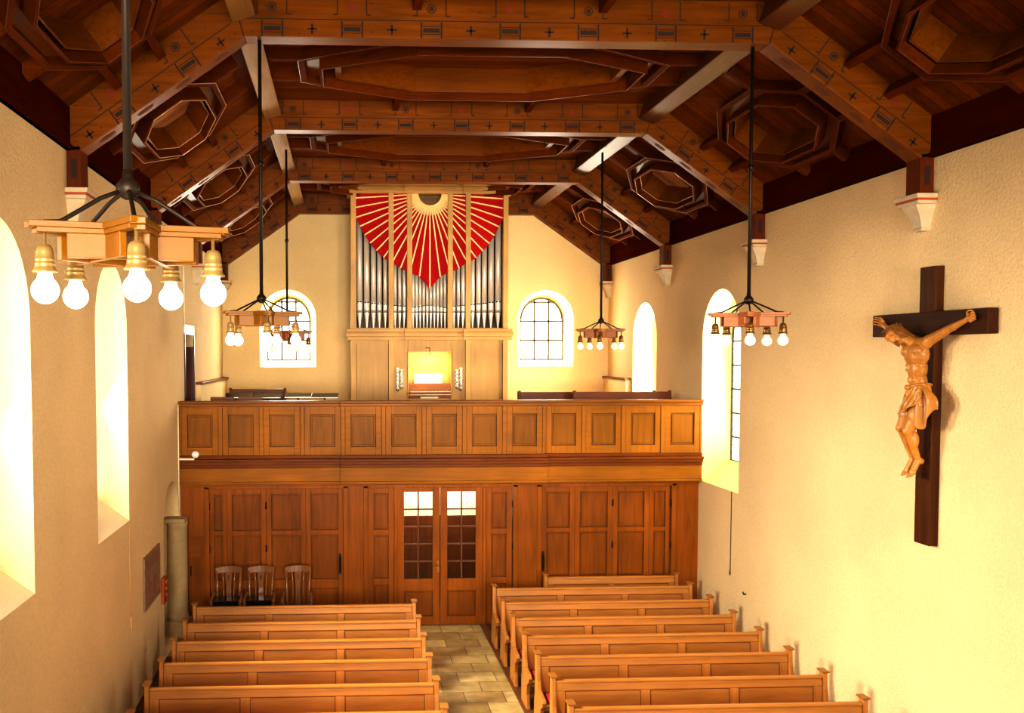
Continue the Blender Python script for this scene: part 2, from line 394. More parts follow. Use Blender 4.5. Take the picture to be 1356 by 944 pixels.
for bi, (ya, yb) in enumerate(bays()):
    yc = (ya+yb)/2
    ee = .14 if bi < 3 else .14
    for side in (-1, 1, 0):
        if side: fr = lambda u, v, o, yc=yc, side=side: (sl(side, SC+v, o)[0], yc+u, sl(side, SC+v, o)[1])
        else: fr = lambda u, v, o, yc=yc: (CX+v, yc+u, KZ+o)
        if side:
            A = (yb-ya)/2+.28; B0 = -SC-.1+.0; B1 = s_end-SC+.1
            hole = octo(.96, .40, .53, .19); o1 = octo(1.24, .655, .52, .28); o1i = octo(1.17, .595, .49, .255); o2 = octo(1.02, .47, .47, .2); o3 = octo(.985, .44, .455, .187)
        else:
            A = (yb-ya)/2+.28; B0 = -CK; B1 = CK
            hole = octo(.96, 1.95, .42, .9); o1 = octo(1.24, 2.28, .46, .98); o1i = octo(1.17, 2.2, .43, .95); o2 = octo(1.02, 2.02, .4, .87); o3 = octo(.985, 1.985, .385, .855)
        h = hole
        P = lambda u, v, o=CO, fr=fr: fr(u, v, o)
        rect = [(A,B0),(A,B1),(-A,B1),(-A,B0)]
        vs = [P(*p) for p in h] + [P(*p) for p in rect]
        fs = [(0,1,9,8), (1,2,9), (2,3,10,9), (3,4,10), (4,5,11,10), (5,6,11), (6,7,8,11), (7,0,8)]
        tgt = ceil if not side else ceil_side
        tgt.add(vs, fs)
        # the coffer
        where = 'in the flat middle ceiling' if not side else ('in the left ceiling slope' if side < 0 else 'in the right ceiling slope')
        c0 = fr(0, 0, CO)
        e = empty('ceiling_coffer', c0, ('stretched ' if not side else '') + 'octagonal timber coffer %s, %s' % (where, ordn[bi]), 'coffer', 'octagonal coffers between the roof trusses')
        loc = Vector(c0)
        fl = lambda u, v, o, fr=fr, loc=loc: tuple(Vector(fr(u, v, o))-loc)
        gax = 'Y' if side else 'X'
        m = MB(); solid_ring(fl, o1, o1i, .28, CO+.03, m); m.build('outer_frame', framew(gax), e)
        m = MB(); solid_ring(fl, o1i, o2, .375, CO+.02, m); m.build('board_ring', beamw(gax), e)
        m = MB(); solid_ring(fl, o2, o3, .20, CO+.02, m); m.build('middle_frame', framew(gax), e)
        pale = side and bi >= (1 if side < 0 else 2)  # coffers with window light painted into their panel and edge colours
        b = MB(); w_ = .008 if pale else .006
        for o_, of in ((o1, .278), (o3, .198), (tuple((u*.94, v*.92) for u, v in o3), .298)):
            pp = frame_pts(fl, o_, of)
            for i in range(8): b.bar(pp[i], pp[(i+1)%8], w_, w_)
        b.build('edge_highlight', EDGE if pale else EDGED, e)  # thin strips stand in for light caught on the moulding edges
        m = MB(); k_ = tuple((u*.94, v*.92) for u, v in o3); kk = tuple((u*.92, v*.885) for u, v in o3)
        solid_ring(fl, k_, kk, .30, .62, m); m.build('inner_frame', beamw(gax), e)
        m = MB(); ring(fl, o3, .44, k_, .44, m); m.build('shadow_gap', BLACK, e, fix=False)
        m = MB(); m.add(frame_pts(fl, k_, .615), [tuple(range(8))]); m.build('raised_panel', wood('daylit_panel', srgb(214, 160, 112), 'X', .4, .2, plank=.15, pax='Y') if pale else ceilw('X', .15, 'Y'), e, fix=False)  # lighter boards here paint in the window light on the panel
        # ribs: to the trusses and to purlin / cornice
        L2 = (yb-ya)/2+.01
        ue, ve = 1.24, (.655 if side else 2.28)
        vv = .27 if side else .97
        uu = .5 if side else .44
        for sg in (-1, 1):
            for s2 in (-1, 1):
                m = MB(); p = Vector(fl(sg*(ue-.05), s2*vv, .36)); q = Vector(fl(sg*L2, s2*vv, .36))
                nrm = (Vector(fl(0,0,1))-Vector(fl(0,0,0))).normalized()
                if abs(L2-ue) > .05: m.bar(p, q, .085, .15, nrm); m.build('rib', framew('Y'), e)
                vend = (B0+.18 if s2 < 0 else B1-.1) if side else s2*(CK-.1)
                m = MB(); p = Vector(fl(sg*uu, s2*(ve-.05), .36)); q = Vector(fl(sg*uu, vend, .36)); m.bar(p, q, .085, .15, nrm); m.build('rib', framew('X'), e)
# close the ceiling above the camera
yn = bays()[0][0]-.28
ceil.add([(CX-CK, YF, KZ+CO), (CX+CK, YF, KZ+CO), (CX+CK, yn, KZ+CO), (CX-CK, yn, KZ+CO)], [(0,1,2,3)])
for side in (-1, 1):
    a = sl(side, -.1, CO); b = sl(side, s_end+.1, CO)
    ceil_side.add([(a[0],YF,a[1]),(b[0],YF,b[1]),(b[0],yn,b[1]),(a[0],yn,a[1])], [(0,1,2,3)])
co = tag(ceil.build('ceiling', ceilw('X', .15, 'Y'), fix=False), kind='structure')
c2 = tag(ceil_side.build('ceiling', ceilw('X', .15, 'Y'), fix=False), kind='structure')
# a light-tight loft over the boards
tag(MB().box(XL-.7, XR+.7, YF-.4, YB+.6, 9.2, 9.4).build('ceiling', BLACK), kind='structure')
for side, nm in ((-1, 'left'), (1, 'right')):
    xi = CX+side*HW
    m = MB(); m.box(min(xi, xi-side*.045), max(xi, xi-side*.045), YF, YB, 6.885, 7.32)
    m.box(min(xi, xi-side*.07), max(xi, xi-side*.07), YF, YB, 6.885, 6.93)
    tag(m.build('trim_%d' % (1 if side < 0 else 2), DARKW), kind='structure')

# purlins along the two knees
for side, nm in ((-1, 'left'), (1, 'right')):
    for bi, (ya, yb) in enumerate(bays()):
        y0 = ya if bi else YF
        c = Vector((CX+side*(KH+.035), (y0+yb)/2, KZ+.29)); nrm = Vector((side*.30, 0, .954)); tan = Vector((.954, 0, -side*.30))
        e = MB(); e.obox(c, (0, (yb-y0)/2, 0), tan*.125, nrm*.13)
        o = e.build('purlin', wood('purlin' + nm, srgb(156, 116, 64) if side < 0 else srgb(104, 58, 24), 'Y', .4, .25, spec=.4), bevel=.012)  # brightness painted per side: left purlins lit, right ones dimmer
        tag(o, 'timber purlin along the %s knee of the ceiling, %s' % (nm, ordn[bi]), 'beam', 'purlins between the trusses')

# ------------------------------------------------------------------ trusses with stencilled ornament
tord = ['first and nearest roof truss, across the top of the picture', 'second roof truss from the camera', 'third roof truss from the camera, just before the organ top', 'farthest roof truss, flat against the gable wall']
for k in range(4):
    y0 = T0+k*TS; y1 = y0+TT
    e = empty('roof_truss', (CX, y0, 6.5), 'stencilled timber ' + tord[k], 'truss', 'roof trusses')
    X = lambda x: x
    kz = KZ-6.5
    MB().prism([(-KH, kz), (KH, kz), (KH+.15, kz+.52), (-KH-.15, kz+.52)], 0, TT).build('collar_beam', beamw('X'), e, bevel=.01)
    for side in (-1, 1):
        po = .15
        sx = HW-po; zb = kz-(sx-KH)*.707
        poly = [(side*KH, kz), (side*sx, zb), (side*HW, zb-.0), (side*HW, 7.34-6.5), (side*(KH+.15), kz+.52)]
        MB().prism(poly, 0, TT).build('principal_rafter', beamw('X'), e, bevel=.01)
        MB().box(min(side*sx, side*HW), max(side*sx, side*HW), 0, TT, 0, zb+.05).build('wall_post', wood('post', srgb(104, 44, 4), 'Z', .4, .3, spec=.1), e, bevel=.01)
    # painted ornament: thin inlays on the near face and the soffit
    bl = MB(); rd = MB(); F = -.003
    def rect(o, d, u, a0, a1, b0, b1, mb):     # o origin(x,z), d dir, u up ; a along d, b along u
        P = [Vector((o[0]+d[0]*a+u[0]*b, F, o[1]+d[1]*a+u[1]*b)) for a, b in ((a0,b0),(a1,b0),(a1,b1),(a0,b1))]
        mb.add(P, [(0,1,2,3)])
    def disc(o, d, u, a, b, r, ri, mb, n=20):
        vs = []; fs = []
        for i in range(n):
            t = 2*PI*i/n
            for rr in (ri, r):
                aa = a+rr*math.cos(t); bb = b+rr*math.sin(t); vs.append((o[0]+d[0]*aa+u[0]*bb, F, o[1]+d[1]*aa+u[1]*bb))
        for i in range(n): fs.append((2*i, 2*i+1, (2*i+3)%(2*n), (2*i+2)%(2*n)))
        mb.add(vs, fs)
    def unit(o, d, u, a, i):
        for s_ in (-1, 1): rect(o, d, u, a+s_*.105-.008, a+s_*.105+.008, .0, .165, bl)
        rect(o, d, u, a-.105, a+.105, .118, .126, bl); rect(o, d, u, a-.105, a+.105, .038, .046, bl)
        rect(o, d, u, a-.085, a+.085, .06, .104, bl)
        col = rd if i % 2 else bl
        disc(o, d, u, a, .30, .048, .037, col); disc(o, d, u, a, .30, .026, .004, col)
        for s_ in (-1, 1):
            rect(o, d, u, a+s_*.15-.006, a+s_*.15+.006, .225, .42, bl)
            x0, x1 = sorted((a+s_*.15, a+s_*.195)); rect(o, d, u, x0, x1, .222, .234, bl)
    def cross(o, d, u, a):
        rect(o, d, u, a-.05, a+.05, .072, .09, bl); rect(o, d, u, a-.011, a+.011, .03, .132, bl)
    o, d, u = (0, kz), (1, 0), (0, 1)
    for i in range(7): unit(o, d, u, (i-3)*.82, i)
    for i in range(6): cross(o, d, u, (i-2.5)*.82)
    rect(o, d, u, -KH-.04, KH+.04, .172, .182, bl)
    for side in (-1, 1):
        o, d, u = (side*KH, kz), (side*SLX, SLZ), (side*NX, NZ)
        for i, a in enumerate((.64, 1.46)): unit(o, d, u, a, i)
        for a in (.23, 1.05, 1.87): cross(o, d, u, a)
        rect(o, d, u, .04, 2.1, .172, .182, bl)
        rect((side*KH, kz), (side*NX*.5+.0, .97), (-1, 0), -.0, .45, -.005, .005, bl)
        rect((side*(HW-.075), 0), (1,0), (0,1), -.03, .03, .1, .3, bl)
    # soffit ornament
    nn = 16; so_ = MB()
    for side in (-1, 1):
        for a in (.3, .78, 1.26, 1.74):
            vs = []
            for i in range(nn):
                t = 2*PI*i/nn; aa = a+.1*math.cos(t); vs.append((side*(KH+aa*SLX-.003*NX), TT/2+.045*math.sin(t), kz+aa*SLZ-.003*NZ))
            so_.add(vs, [tuple(range(nn))])
    bl.build('stencil_ornament', INK, e, fix=False); rd.build('stencil_ornament', INKR, e, fix=False); so_.build('soffit_ornament', SOFT, e, fix=False)
    for side in (-1, 1):
        c = empty('stone_corbel', (CX+side*HW, y0+TT/2, 6.14), 'white stone corbel with red line, %s wall, under the %s truss' % ('left' if side < 0 else 'right', ['nearest', 'second', 'third', 'farthest'][k]), 'corbel', 'corbels under the roof trusses')
        m = MB()
        def blk(x, hy, z0, z1, m): m.box(min(0, -side*x), max(0, -side*x), -hy, hy, z0, z1)
        blk(.23, .22, .31, .36, m); blk(.21, .2, .25, .29, m); m.build('cap', STONEW, c, bevel=.008)
        r = MB(); blk(.218, .208, .288, .312, r); r.build('red_line', REDL, c)
        m = MB(); prof = [(.19, .18, .25), (.17, .165, .21), (.13, .13, .15), (.1, .105, .08), (.085, .09, .02), (.095, .1, 0), (.08, .085, -.02)]
        for i in range(len(prof)-1):
            (x0, h0, z0), (x1, h1, z1) = prof[i], prof[i+1]
            vs = [(0,-h0,z0),(-side*x0,-h0*.75,z0),(-side*x0,h0*.75,z0),(0,h0,z0),(0,-h1,z1),(-side*x1,-h1*.75,z1),(-side*x1,h1*.75,z1),(0,h1,z1)]
            m.add(vs, [(0,1,5,4),(1,2,6,5),(2,3,7,6),(4,5,6,7),(0,3,2,1)])
        m.build('bracket', STONEW, c)

# ------------------------------------------------------------------ gallery
PW = 2*HW/13
gal = empty('organ_gallery_front', (CX, YG, 2.5), 'panelled light brown wooden balcony front across the nave below the organ', 'balcony')
Zc = 2.5
rail = MB(); low = MB(); frz = MB()
for (i0, i1, dy) in ((0, 4, 0), (4, 9, -.05), (9, 13, 0)):
    x0, x1 = -HW+i0*PW, -HW+i1*PW
    if i0 == 4: x0 -= .05; x1 += .05
    rail.box(x0, x1, -.09+dy, .12, 4.0-Zc-.045, 4.0-Zc); rail.box(x0, x1, -.06+dy, .1, 3.9-Zc, 3.955-Zc)
    low.box(x0, x1, -.04+dy, .1, 3.0-Zc, 3.06-Zc)
    low.box(x0, x1, -.13+dy, .1, 2.955-Zc, 3.0-Zc); low.box(x0, x1, -.10+dy, .1, 2.90-Zc, 2.955-Zc); low.box(x0, x1, -.06+dy, .1, 2.84-Zc, 2.90-Zc)
    frz.box(x0, x1, -.03+dy, .1, 2.6-Zc, 2.84-Zc); frz.box(x0, x1, -.05+dy, .1, 2.56-Zc, 2.6-Zc)
rail.build('handrail', wood('rail', srgb(136, 84, 26), 'X', .4, .3, spec=.15), gal, bevel=.01)
low.build('cornice', wood('cornice', srgb(116, 60, 14), 'X', .4, .3, spec=.12), gal, bevel=.008); frz.build('frieze', galw('X'), gal, bevel=.006)
for i in range(13):
    dy = -.05 if 4 <= i < 9 else 0
    xc = -HW+(i+.5)*PW; m = MB()
    z0, z1 = 3.06-Zc, 3.90-Zc; hw = PW/2
    f = MB(); pz0, pz1 = 3.2-Zc, 3.76-Zc; pw = .215
    f.box(xc-hw, xc-pw, dy, dy+.05, z0, z1); f.box(xc+pw, xc+hw, dy, dy+.05, z0, z1); f.box(xc-pw, xc+pw, dy, dy+.05, z0, pz0); f.box(xc-pw, xc+pw, dy, dy+.05, pz1, z1)
    f.box(xc-hw-.035, xc-hw+.035, dy-.015, dy+.01, z0, z1)
    fo = f.build('panel_frame', galw('Z' if i % 2 else 'X'), gal, bevel=.005)
    p = MB(); p.box(xc-pw, xc+pw, dy+.03, dy+.045, pz0, pz1); p.box(xc-pw+.035, xc+pw-.035, dy+.012, dy+.04, pz0+.035, pz1-.035)
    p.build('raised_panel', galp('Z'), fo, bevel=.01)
    g = MB()
    for xx in (xc-hw+.037, xc+hw-.037): g.box(xx-.004, xx+.004, dy-.002, dy+.002, z0, z1)
    g.build('stile_shadow', GROOVE, fo)
    g = MB(); d2 = dy+.027
    for (a, b, c, d) in ((xc-pw, xc+pw, pz0, pz0+.008), (xc-pw, xc+pw, pz1-.008, pz1), (xc-pw, xc-pw+.008, pz0, pz1), (xc+pw-.008, xc+pw, pz0, pz1)): g.box(a, b, d2, d2+.004, c, d)
    g.build('panel_groove', GROOVE, fo)
tag(MB().box(XL, XR, YG+.1, YB, 2.78, 3.0).build('gallery_floor', wood('gfloor', srgb(130, 80, 45), 'X')), 'wooden gallery floor slab behind the panelled balcony front', 'floor')

# ------------------------------------------------------------------ partition below the gallery
YP = 16.8
part = empty('gallery_partition', (CX, YP, 0), 'panelled reddish brown wooden partition with pilasters under the gallery', 'partition')
lx = lambda x: x-CX
pil = [(-2.823, -2.39), (.035, .37), (3.03, 3.44), (5.87, 6.307)]
for a, b in pil:
    m = MB(); m.box(lx(a), lx(b), 0, .12, 0, 2.56)
    po = m.build('pilaster', partw('Z'), part, bevel=.008)
fm = MB(); fm.box(-HW, HW, -.015, .12, 2.5, 2.6); fm.build('lintel', partw('X'), part, bevel=.006)
openings = [(-2.39, .035), (.37, 3.03), (3.44, 5.87)]
for a, b in openings:
    m = MB(); m.box(lx(a)-.03, lx(a)+.05, -.03, .06, 0, 2.5); m.box(lx(b)-.05, lx(b)+.03, -.03, .06, 0, 2.5); m.box(lx(a)-.03, lx(b)+.03, -.03, .06, 2.46, 2.52)
    m.build('door_surround', partw('Z'), part, bevel=.006)
# small cupboard door in the left pilaster
m = MB(); m.box(lx(-2.76), lx(-2.45), -.02, .0, .02, 1.63); so = m.build('service_door', partp('Z'), part, bevel=.004)
m = MB(); m.box(lx(-2.72), lx(-2.49), -.026, -.02, 1.27, 1.6); m.build('upper_panel', partw('X'), so, bevel=.003)
m = MB(); m.tube([(lx(-2.66), -.03, 1.12), (lx(-2.66), -.06, 1.1), (lx(-2.66), -.06, .98), (lx(-2.66), -.03, .96)], .011, 8); m.build('handle', IRONL, so, smooth=True)
def leaf(parent, x0, x1, dy=.03, rows=((1.72, 2.36), (.85, 1.64), (.1, .7)), mg=.085, name='door_leaf', glass=False):
    f = MB(); zt = 2.46
    e = dy
    st = [(x0, x0+mg), (x1-mg, x1)]
    for a, b in st: f.box(a, b, e, e+.045, .01, zt)
    zs = [zt] + [z for r in rows for z in (r[1], r[0])] + [.01]
    for i in range(0, len(zs), 2): f.box(x0+mg, x1-mg, e, e+.045, zs[i+1], zs[i])
    fo = f.build(name, partw('Z'), parent, bevel=.004)
    for i, (z0, z1) in enumerate(rows):
        if glass and i == 0: continue
        p = MB(); p.box(x0+mg, x1-mg, e+.03, e+.04, z0, z1); p.box(x0+mg+.03, x1-mg-.03, e+.014, e+.04, z0+.03, z1-.03)
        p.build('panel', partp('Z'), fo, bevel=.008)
        g = MB(); a, b = x0+mg, x1-mg
        for q in ((a, b, z0, z0+.007), (a, b, z1-.007, z1), (a, a+.007, z0, z1), (b-.007, b, z0, z1)): g.box(q[0], q[1], e+.026, e+.031, q[2], q[3])
        g.build('panel_groove', GROOVE, fo)
    g = MB(); g.box(x1-.003, x1+.003, e-.001, e+.03, .01, zt); g.build('joint_shadow', GROOVE, fo)
    return fo
def hinge(parent, x, y=-.005):
    m = MB()
    for z in (.6, 1.35, 2.1): m.tube([(x, y, z), (x, y, z+.12)], .014, 8)
    m.build('hinge', IRON, parent, smooth=True)
def handle(parent, x):
    m = MB(); m.box(x-.02, x+.02, -.012, .03, .95, 1.3); m.tube([(x, -.012, 1.25), (x, -.07, 1.22), (x, -.07, 1.03), (x, -.012, 1.0)], .014, 8)
    m.build('handle', IRON, parent, smooth=False)
d1 = empty('door_1', (CX, YP, 0), kind='structure')
xs = [-2.34, -2.04, -1.36, -.67, -.015]
for i in range(4):
    l = leaf(d1, lx(xs[i]), lx(xs[i+1]), mg=.075 if i == 0 else .09)
hinge(d1, lx(-2.34)); handle(d1, lx(-.07)); hinge(d1, lx(-1.36), .02)
d3 = empty('door_3', (CX, YP, 0), kind='structure')
xs = [3.49, 4.09, 4.77, 5.43, 5.8]
for i in range(4): l = leaf(d3, lx(xs[i]), lx(xs[i+1]), mg=.075 if i == 3 else .09)
hinge(d3, lx(5.81)); handle(d3, lx(3.52)); hinge(d3, lx(4.77), .02)
d2 = empty('door_2', (CX, YP, 0), kind='structure')
leaf(d2, lx(.42), lx(.88), name='side_panel', mg=.1, rows=((1.72, 2.36), (.85, 1.62), (.1, .74)))
leaf(d2, lx(2.5), lx(2.97), name='side_panel', mg=.1, rows=((1.72, 2.36), (.85, 1.62), (.1, .74)))
hinge(d2, lx(.41)); hinge(d2, lx(2.98))
m = MB(); m.box(lx(.88), lx(.93), .0, .06, 0, 2.46); m.box(lx(2.45), lx(2.5), .0, .06, 0, 2.46); m.build('door_frame', partw('Z'), d2, bevel=.006)
def obscure():
    m = bpy.data.materials.new('obscure_glass'); m.use_nodes = True; nt = m.node_tree; b = nt.nodes['Principled BSDF']
    tc = N(nt, 'ShaderNodeTexCoord'); n = N(nt, 'ShaderNodeTexNoise'); n.inputs['Scale'].default_value = 45; nt.links.new(tc.outputs['Object'], n.inputs['Vector'])
    bp = N(nt, 'ShaderNodeBump'); bp.inputs['Strength'].default_value = .25; bp.inputs['Distance'].default_value = .01; nt.links.new(n.outputs['Fac'], bp.inputs['Height'])
    gl = N(nt, 'ShaderNodeBsdfGlossy'); gl.inputs['Roughness'].default_value = .12; nt.links.new(bp.outputs[0], gl.inputs['Normal'])
    tr = N(nt, 'ShaderNodeBsdfRefraction'); tr.inputs['IOR'].default_value = 1.02; tr.inputs['Roughness'].default_value = .22; nt.links.new(bp.outputs[0], tr.inputs['Normal'])
    mx = N(nt, 'ShaderNodeMixShader'); mx.inputs[0].default_value = .03; gl.inputs['Color'].default_value = (1, .75, .5, 1)
    nt.links.new(tr.outputs[0], mx.inputs[1]); nt.links.new(gl.outputs[0], mx.inputs[2]); nt.links.new(mx.outputs[0], nt.nodes['Material Output'].inputs['Surface'])
    return m
OBS = obscure()
for (a, b) in ((.93, 1.685), (1.695, 2.45)):
    l = leaf(d2, lx(a), lx(b), glass=True, mg=.125, rows=((.83, 2.38), (.16, .62)))
    x0, x1 = lx(a)+.125, lx(b)-.125
    m = MB(); m.add([(x0, .055, .83), (x1, .055, .83), (x1, .055, 2.38), (x0, .055, 2.38)], [(0,1,2,3)]); m.build('glass', OBS, l, fix=False)
    g = MB(); g.box((x0+x1)/2-.012, (x0+x1)/2+.012, .035, .065, .83, 2.38)
    for k in range(1, 5): z = .83+1.55*k/5; g.box(x0, x1, .035, .065, z-.012, z+.012)
    g.build('glazing_bar', wood('barw', srgb(110, 60, 26), 'Z'), l)
m = MB(); m.box(lx(1.64), lx(1.68), .015, .03, .95, 1.15); m.tube([(lx(1.66), .02, 1.08), (lx(1.66), -.04, 1.08), (lx(1.58), -.045, 1.08)], .01, 8); m.build('handle', BRASSD, d2, smooth=False)
# vestibule behind the glazed door
m = MB(); m.box(XL, XR, 18.3, 18.36, 0, 2.78)
tag(m.build('wall_vestibule', plaster('vest', srgb(240, 225, 190))), kind='structure')
vd = MB(); vd.box(.3, 3.2, 18.2, 18.28, 0, 1.72); tag(vd.build('vestibule_door', wood('vdoor', srgb(92, 46, 18), 'Z', .8, spec=.05)), 'dark wooden outer door seen dimly through the glazed double door', 'door')

# ------------------------------------------------------------------ left wall: arched recess with stone column, plaque, box
xw = XL
m = MB(); m.box(xw-.62, xw-.58, 15.0, 16.75, 0, 2.8); tag(m.build('wall_recess', PLAS), kind='structure')
m = MB(); prof = [(.185, 0), (.185, .1), (.175, .13), (.17, .16), (.17, 1.0), (.168, 1.88), (.178, 1.9), (.178, 1.97)]
c = empty('stone_column', (xw-.02, 16.48, 0), 'grey stone column in the arched niche at the end of the left wall', 'column')
MB().box(-.2, .2, -.2, .2, 0, .28).build('plinth', STONE, c, bevel=.01)
MB().lathe([(r, z*.86+.27) for r, z in prof], n=24).build('shaft', STONE, c, smooth=True)
MB().box(-.2, .16, -.19, .14, 1.96, 2.03).build('abacus', STONE, c, bevel=.008)
m = MB(); m.box(xw, xw+.03, 13.55, 14.69, 1.18, 1.93)
pq = empty('wall_plaque', (xw, 14.12, 1.18), 'grey engraved rectangular plaque with red lines on the left wall', 'plaque')
MB().box(0, .03, -.57, .57, 0, .76).build('board', plain('plaque_grey', srgb(150, 122, 100), .6, var=.25, scale=9), pq, bevel=.004)
m = MB()
for k in range(3): m.box(.03, .033, -.5, .5, .66-.05*k, .675-.05*k)
for k in range(5): m.box(.03, .033, -.45+.16*k, -.42+.16*k+.05*(k % 2), .1, .42-.04*(k % 3))
m.box(.03, .033, -.46, .46, .06, .08)
m.build('red_relief', plain('plaque_red', srgb(150, 84, 66), .6), pq)
sb = empty('hymn_box', (xw, 15.0, .95), 'small red brown wooden box with knobs on the left wall beside the niche', 'box')
MB().box(0, .05, -.14, .1, 0, .4).build('case', wood('hb', srgb(176, 84, 36), 'Z'), sb, bevel=.005)
for z in (.09, .19, .29): MB().lathe([(.02, 0), (.02, .03), (.03, .05), (.0, .07)], (0,0,0), 10).build('knob', wood('hb', srgb(176, 84, 36), 'Z'), sb, smooth=True).location = (.06, -.02, z)
cb = MB(); cb.tube([(xw+.015, 16.55, 2.05), (xw+.04, 16.5, 2.0), (xw+.03, 16.48, 1.8), (xw+.05, 16.5, 1.62), (xw+.02, 16.52, 1.6)], .01, 6)
tag(cb.build('white_cord', IVORY, smooth=True), 'short white cord hanging at the top of the stone column', 'cord')
cb = MB(); cb.tube([(xw+.015, 17.28, 5.3), (xw+.015, 17.2, 6.87)], .012, 6)
tag(cb.build('surface_cable', IVORY, smooth=True), 'thin white cable down the left wall to the head of the gallery doorway', 'cable')
cb = MB(); cb.tube([(xw+.015, 16.5, 2.1), (xw+.015, 16.5, 3.95)], .012, 6)
tag(cb.build('surface_cable', IVORY, smooth=True), 'thin white cable down the left wall at the end of the balcony front', 'cable')
cb = MB(); cb.tube([(xw+.01, 12.7, 2.6), (xw+.01, 12.72, 1.3)], .006, 6); cb.lathe([(.01, 0), (.016, .03), (.012, .14), (.006, .18)], (xw+.015, 12.72, 1.16), 8)
tag(cb.build('pull_cord', EDGE, smooth=True), 'thin pull cord with wooden toggle under the left window', 'cord')
cb = MB(); cb.tube([(XR-.01, 15.32, 2.56), (XR-.01, 15.33, 1.25)], .006, 6); cb.lathe([(.006, 0), (.014, .03), (.006, .1)], (XR-.015, 15.33, 1.18), 8)
tag(cb.build('pull_cord', LEAD, smooth=True), 'thin dark pull cord under the right window beside the gallery', 'cord')
cb = MB(); cb.tube([(XR, 14.72, 1.02), (XR-.04, 14.72, 1.02), (XR-.05, 14.72, 1.06)], .01, 6)
tag(cb.build('wall_hook', IRON, smooth=True), 'tiny dark iron hook on the right wall above the pews', 'hook')
# gallery door in left wall (dark doorway with white head)
d4 = empty('door_4', (xw, 17.83, 3.0), kind='structure')
MB().box(-.2, -.14, -.55, .55, 0, 2.35).build('door_leaf', wood('gdoor', srgb(70, 24, 10), 'Z', .35), d4)
m = MB(); m.box(-.14, .02, -.55, -.5, 0, 2.18); m.box(-.14, .02, .5, .55, 0, 2.18); m.build('door_jamb', wood('gdoor2', srgb(84, 32, 14), 'Z', .35), d4)
m = MB(); m.box(-.3, .015, -.55, .55, 2.16, 2.33); m.build('door_head', plain('white_paint', srgb(240, 236, 225), .4), d4)
# low corner walls on gallery
for side in (-1, 1):
    e = empty('low_corner_wall', (CX+side*HW, 20.8, 3.0), 'low plastered ledge wall with brown wooden top in the %s corner of the gallery' % ('left' if side < 0 else 'right'), 'ledge', 'corner ledges on the gallery')
    y0 = -2.2 if side < 0 else .15; y1 = YB-20.8
    MB().box(*sorted((0, -side*.10)), y0, y1, 0, 1.22).build('plaster_body', PLASB, e)
    MB().box(*sorted((0, -side*.14)), y0-.03, y1, 1.22, 1.27).build('wooden_top', DARKWOOD, e, bevel=.006)
# gallery benches
def bench(x0, x1, y, zt, label, name='gallery_bench'):
    e = empty(name, ((x0+x1)/2, y, 3.0), label, 'bench'); h = (x1-x0)/2
    m = MB(); m.obox((0, .03, zt-3.0-.18), (h, 0, 0), (0, .02, -.004), (0, .02, .18)); m.build('backrest', DARKWOOD, e, bevel=.01)
    MB().box(-h, h, -.42, 0, .42, .46).build('seat', DARKWOOD, e, bevel=.01)
    for s in (-1, 1):
        m = MB(); m.prism([(-.45, 0), (.06, 0), (.09, zt-3.0+.01), (.02, zt-3.0+.03), (-.05, .65), (-.45, .55)], s*h-.03, s*h+.03, 'X'); m.build('end_panel', DARKWOOD, e, bevel=.008)
    return e
bench(4.3, 6.1, 17.75, 4.09, 'long dark brown bench back behind the right part of the balcony rail')
bench(3.4, 6.05, 18.5, 4.06, 'second dark brown bench on the right of the gallery beside the organ')
bench(-2.4, -1.25, 20.6, 4.06, 'short brown bench at the back left of the gallery under the window')
def music_stand(x, y, rz, label, w=.5):
    e = empty('music_stand', (x, y, 3.0), label, 'stand', 'music stands behind the balcony rail', rz=rz)
    m = MB(); m.obox((0, 0, 1.03), (w/2, 0, 0), (0, .14, .035), (0, -.002, .01)); m.build('desk', BLACKG, e, bevel=.004)
    MB().tube([(0, 0, 0.03), (0, 0, 1.0)], .014, 8).build('pole', IRON, e, smooth=True)
    for k in range(3):
        a = 2*PI*k/3; MB().tube([(0, 0, .2), (.25*math.cos(a), .25*math.sin(a), .01)], .01, 6).build('leg', IRON, e, smooth=True)
    MB().obox((0, -.15, 1.0), (w/2, 0, 0), (0, .02, 0), (0, 0, .006)).build('ledge', PIPEL, e)
for i, (x, y, r, t) in enumerate([(-1.95, 18.1, .1, 'leftmost'), (-1.4, 18.0, -.08, 'second from the left'), (-.85, 18.1, .05, 'third from the left'), (-.35, 17.95, -.1, 'rightmost')]):
    music_stand(x, y, r, 'flat black music stand above the left balcony rail, %s of four' % t)
for i, (x, y) in enumerate([(-2.2, 17.4), (-1.7, 17.45)]):
    e = empty('choir_chair', (x, y, 3.0), 'brown choir chair back above the left balcony rail, %s' % ('nearest the wall door' if i == 0 else 'farther from the wall door'), 'chair', 'choir chairs')
    m = MB(); m.box(-.2, .2, .18, .21, .93, 1.03); m.box(-.17, .17, .18, .2, .75, .82); m.build('backrest', DARKWOOD, e, bevel=.006)
    MB().box(-.21, .21, -.2, .2, .43, .46).build('seat', DARKWOOD, e, bevel=.008)
    for sx in (-1, 1):
        for sy in (-1, 1): MB().box(sx*.19-.018, sx*.19+.018, sy*.19-.018, sy*.19+.018, 0, 1.03 if sy > 0 else .43).build('leg', DARKWOOD, e)
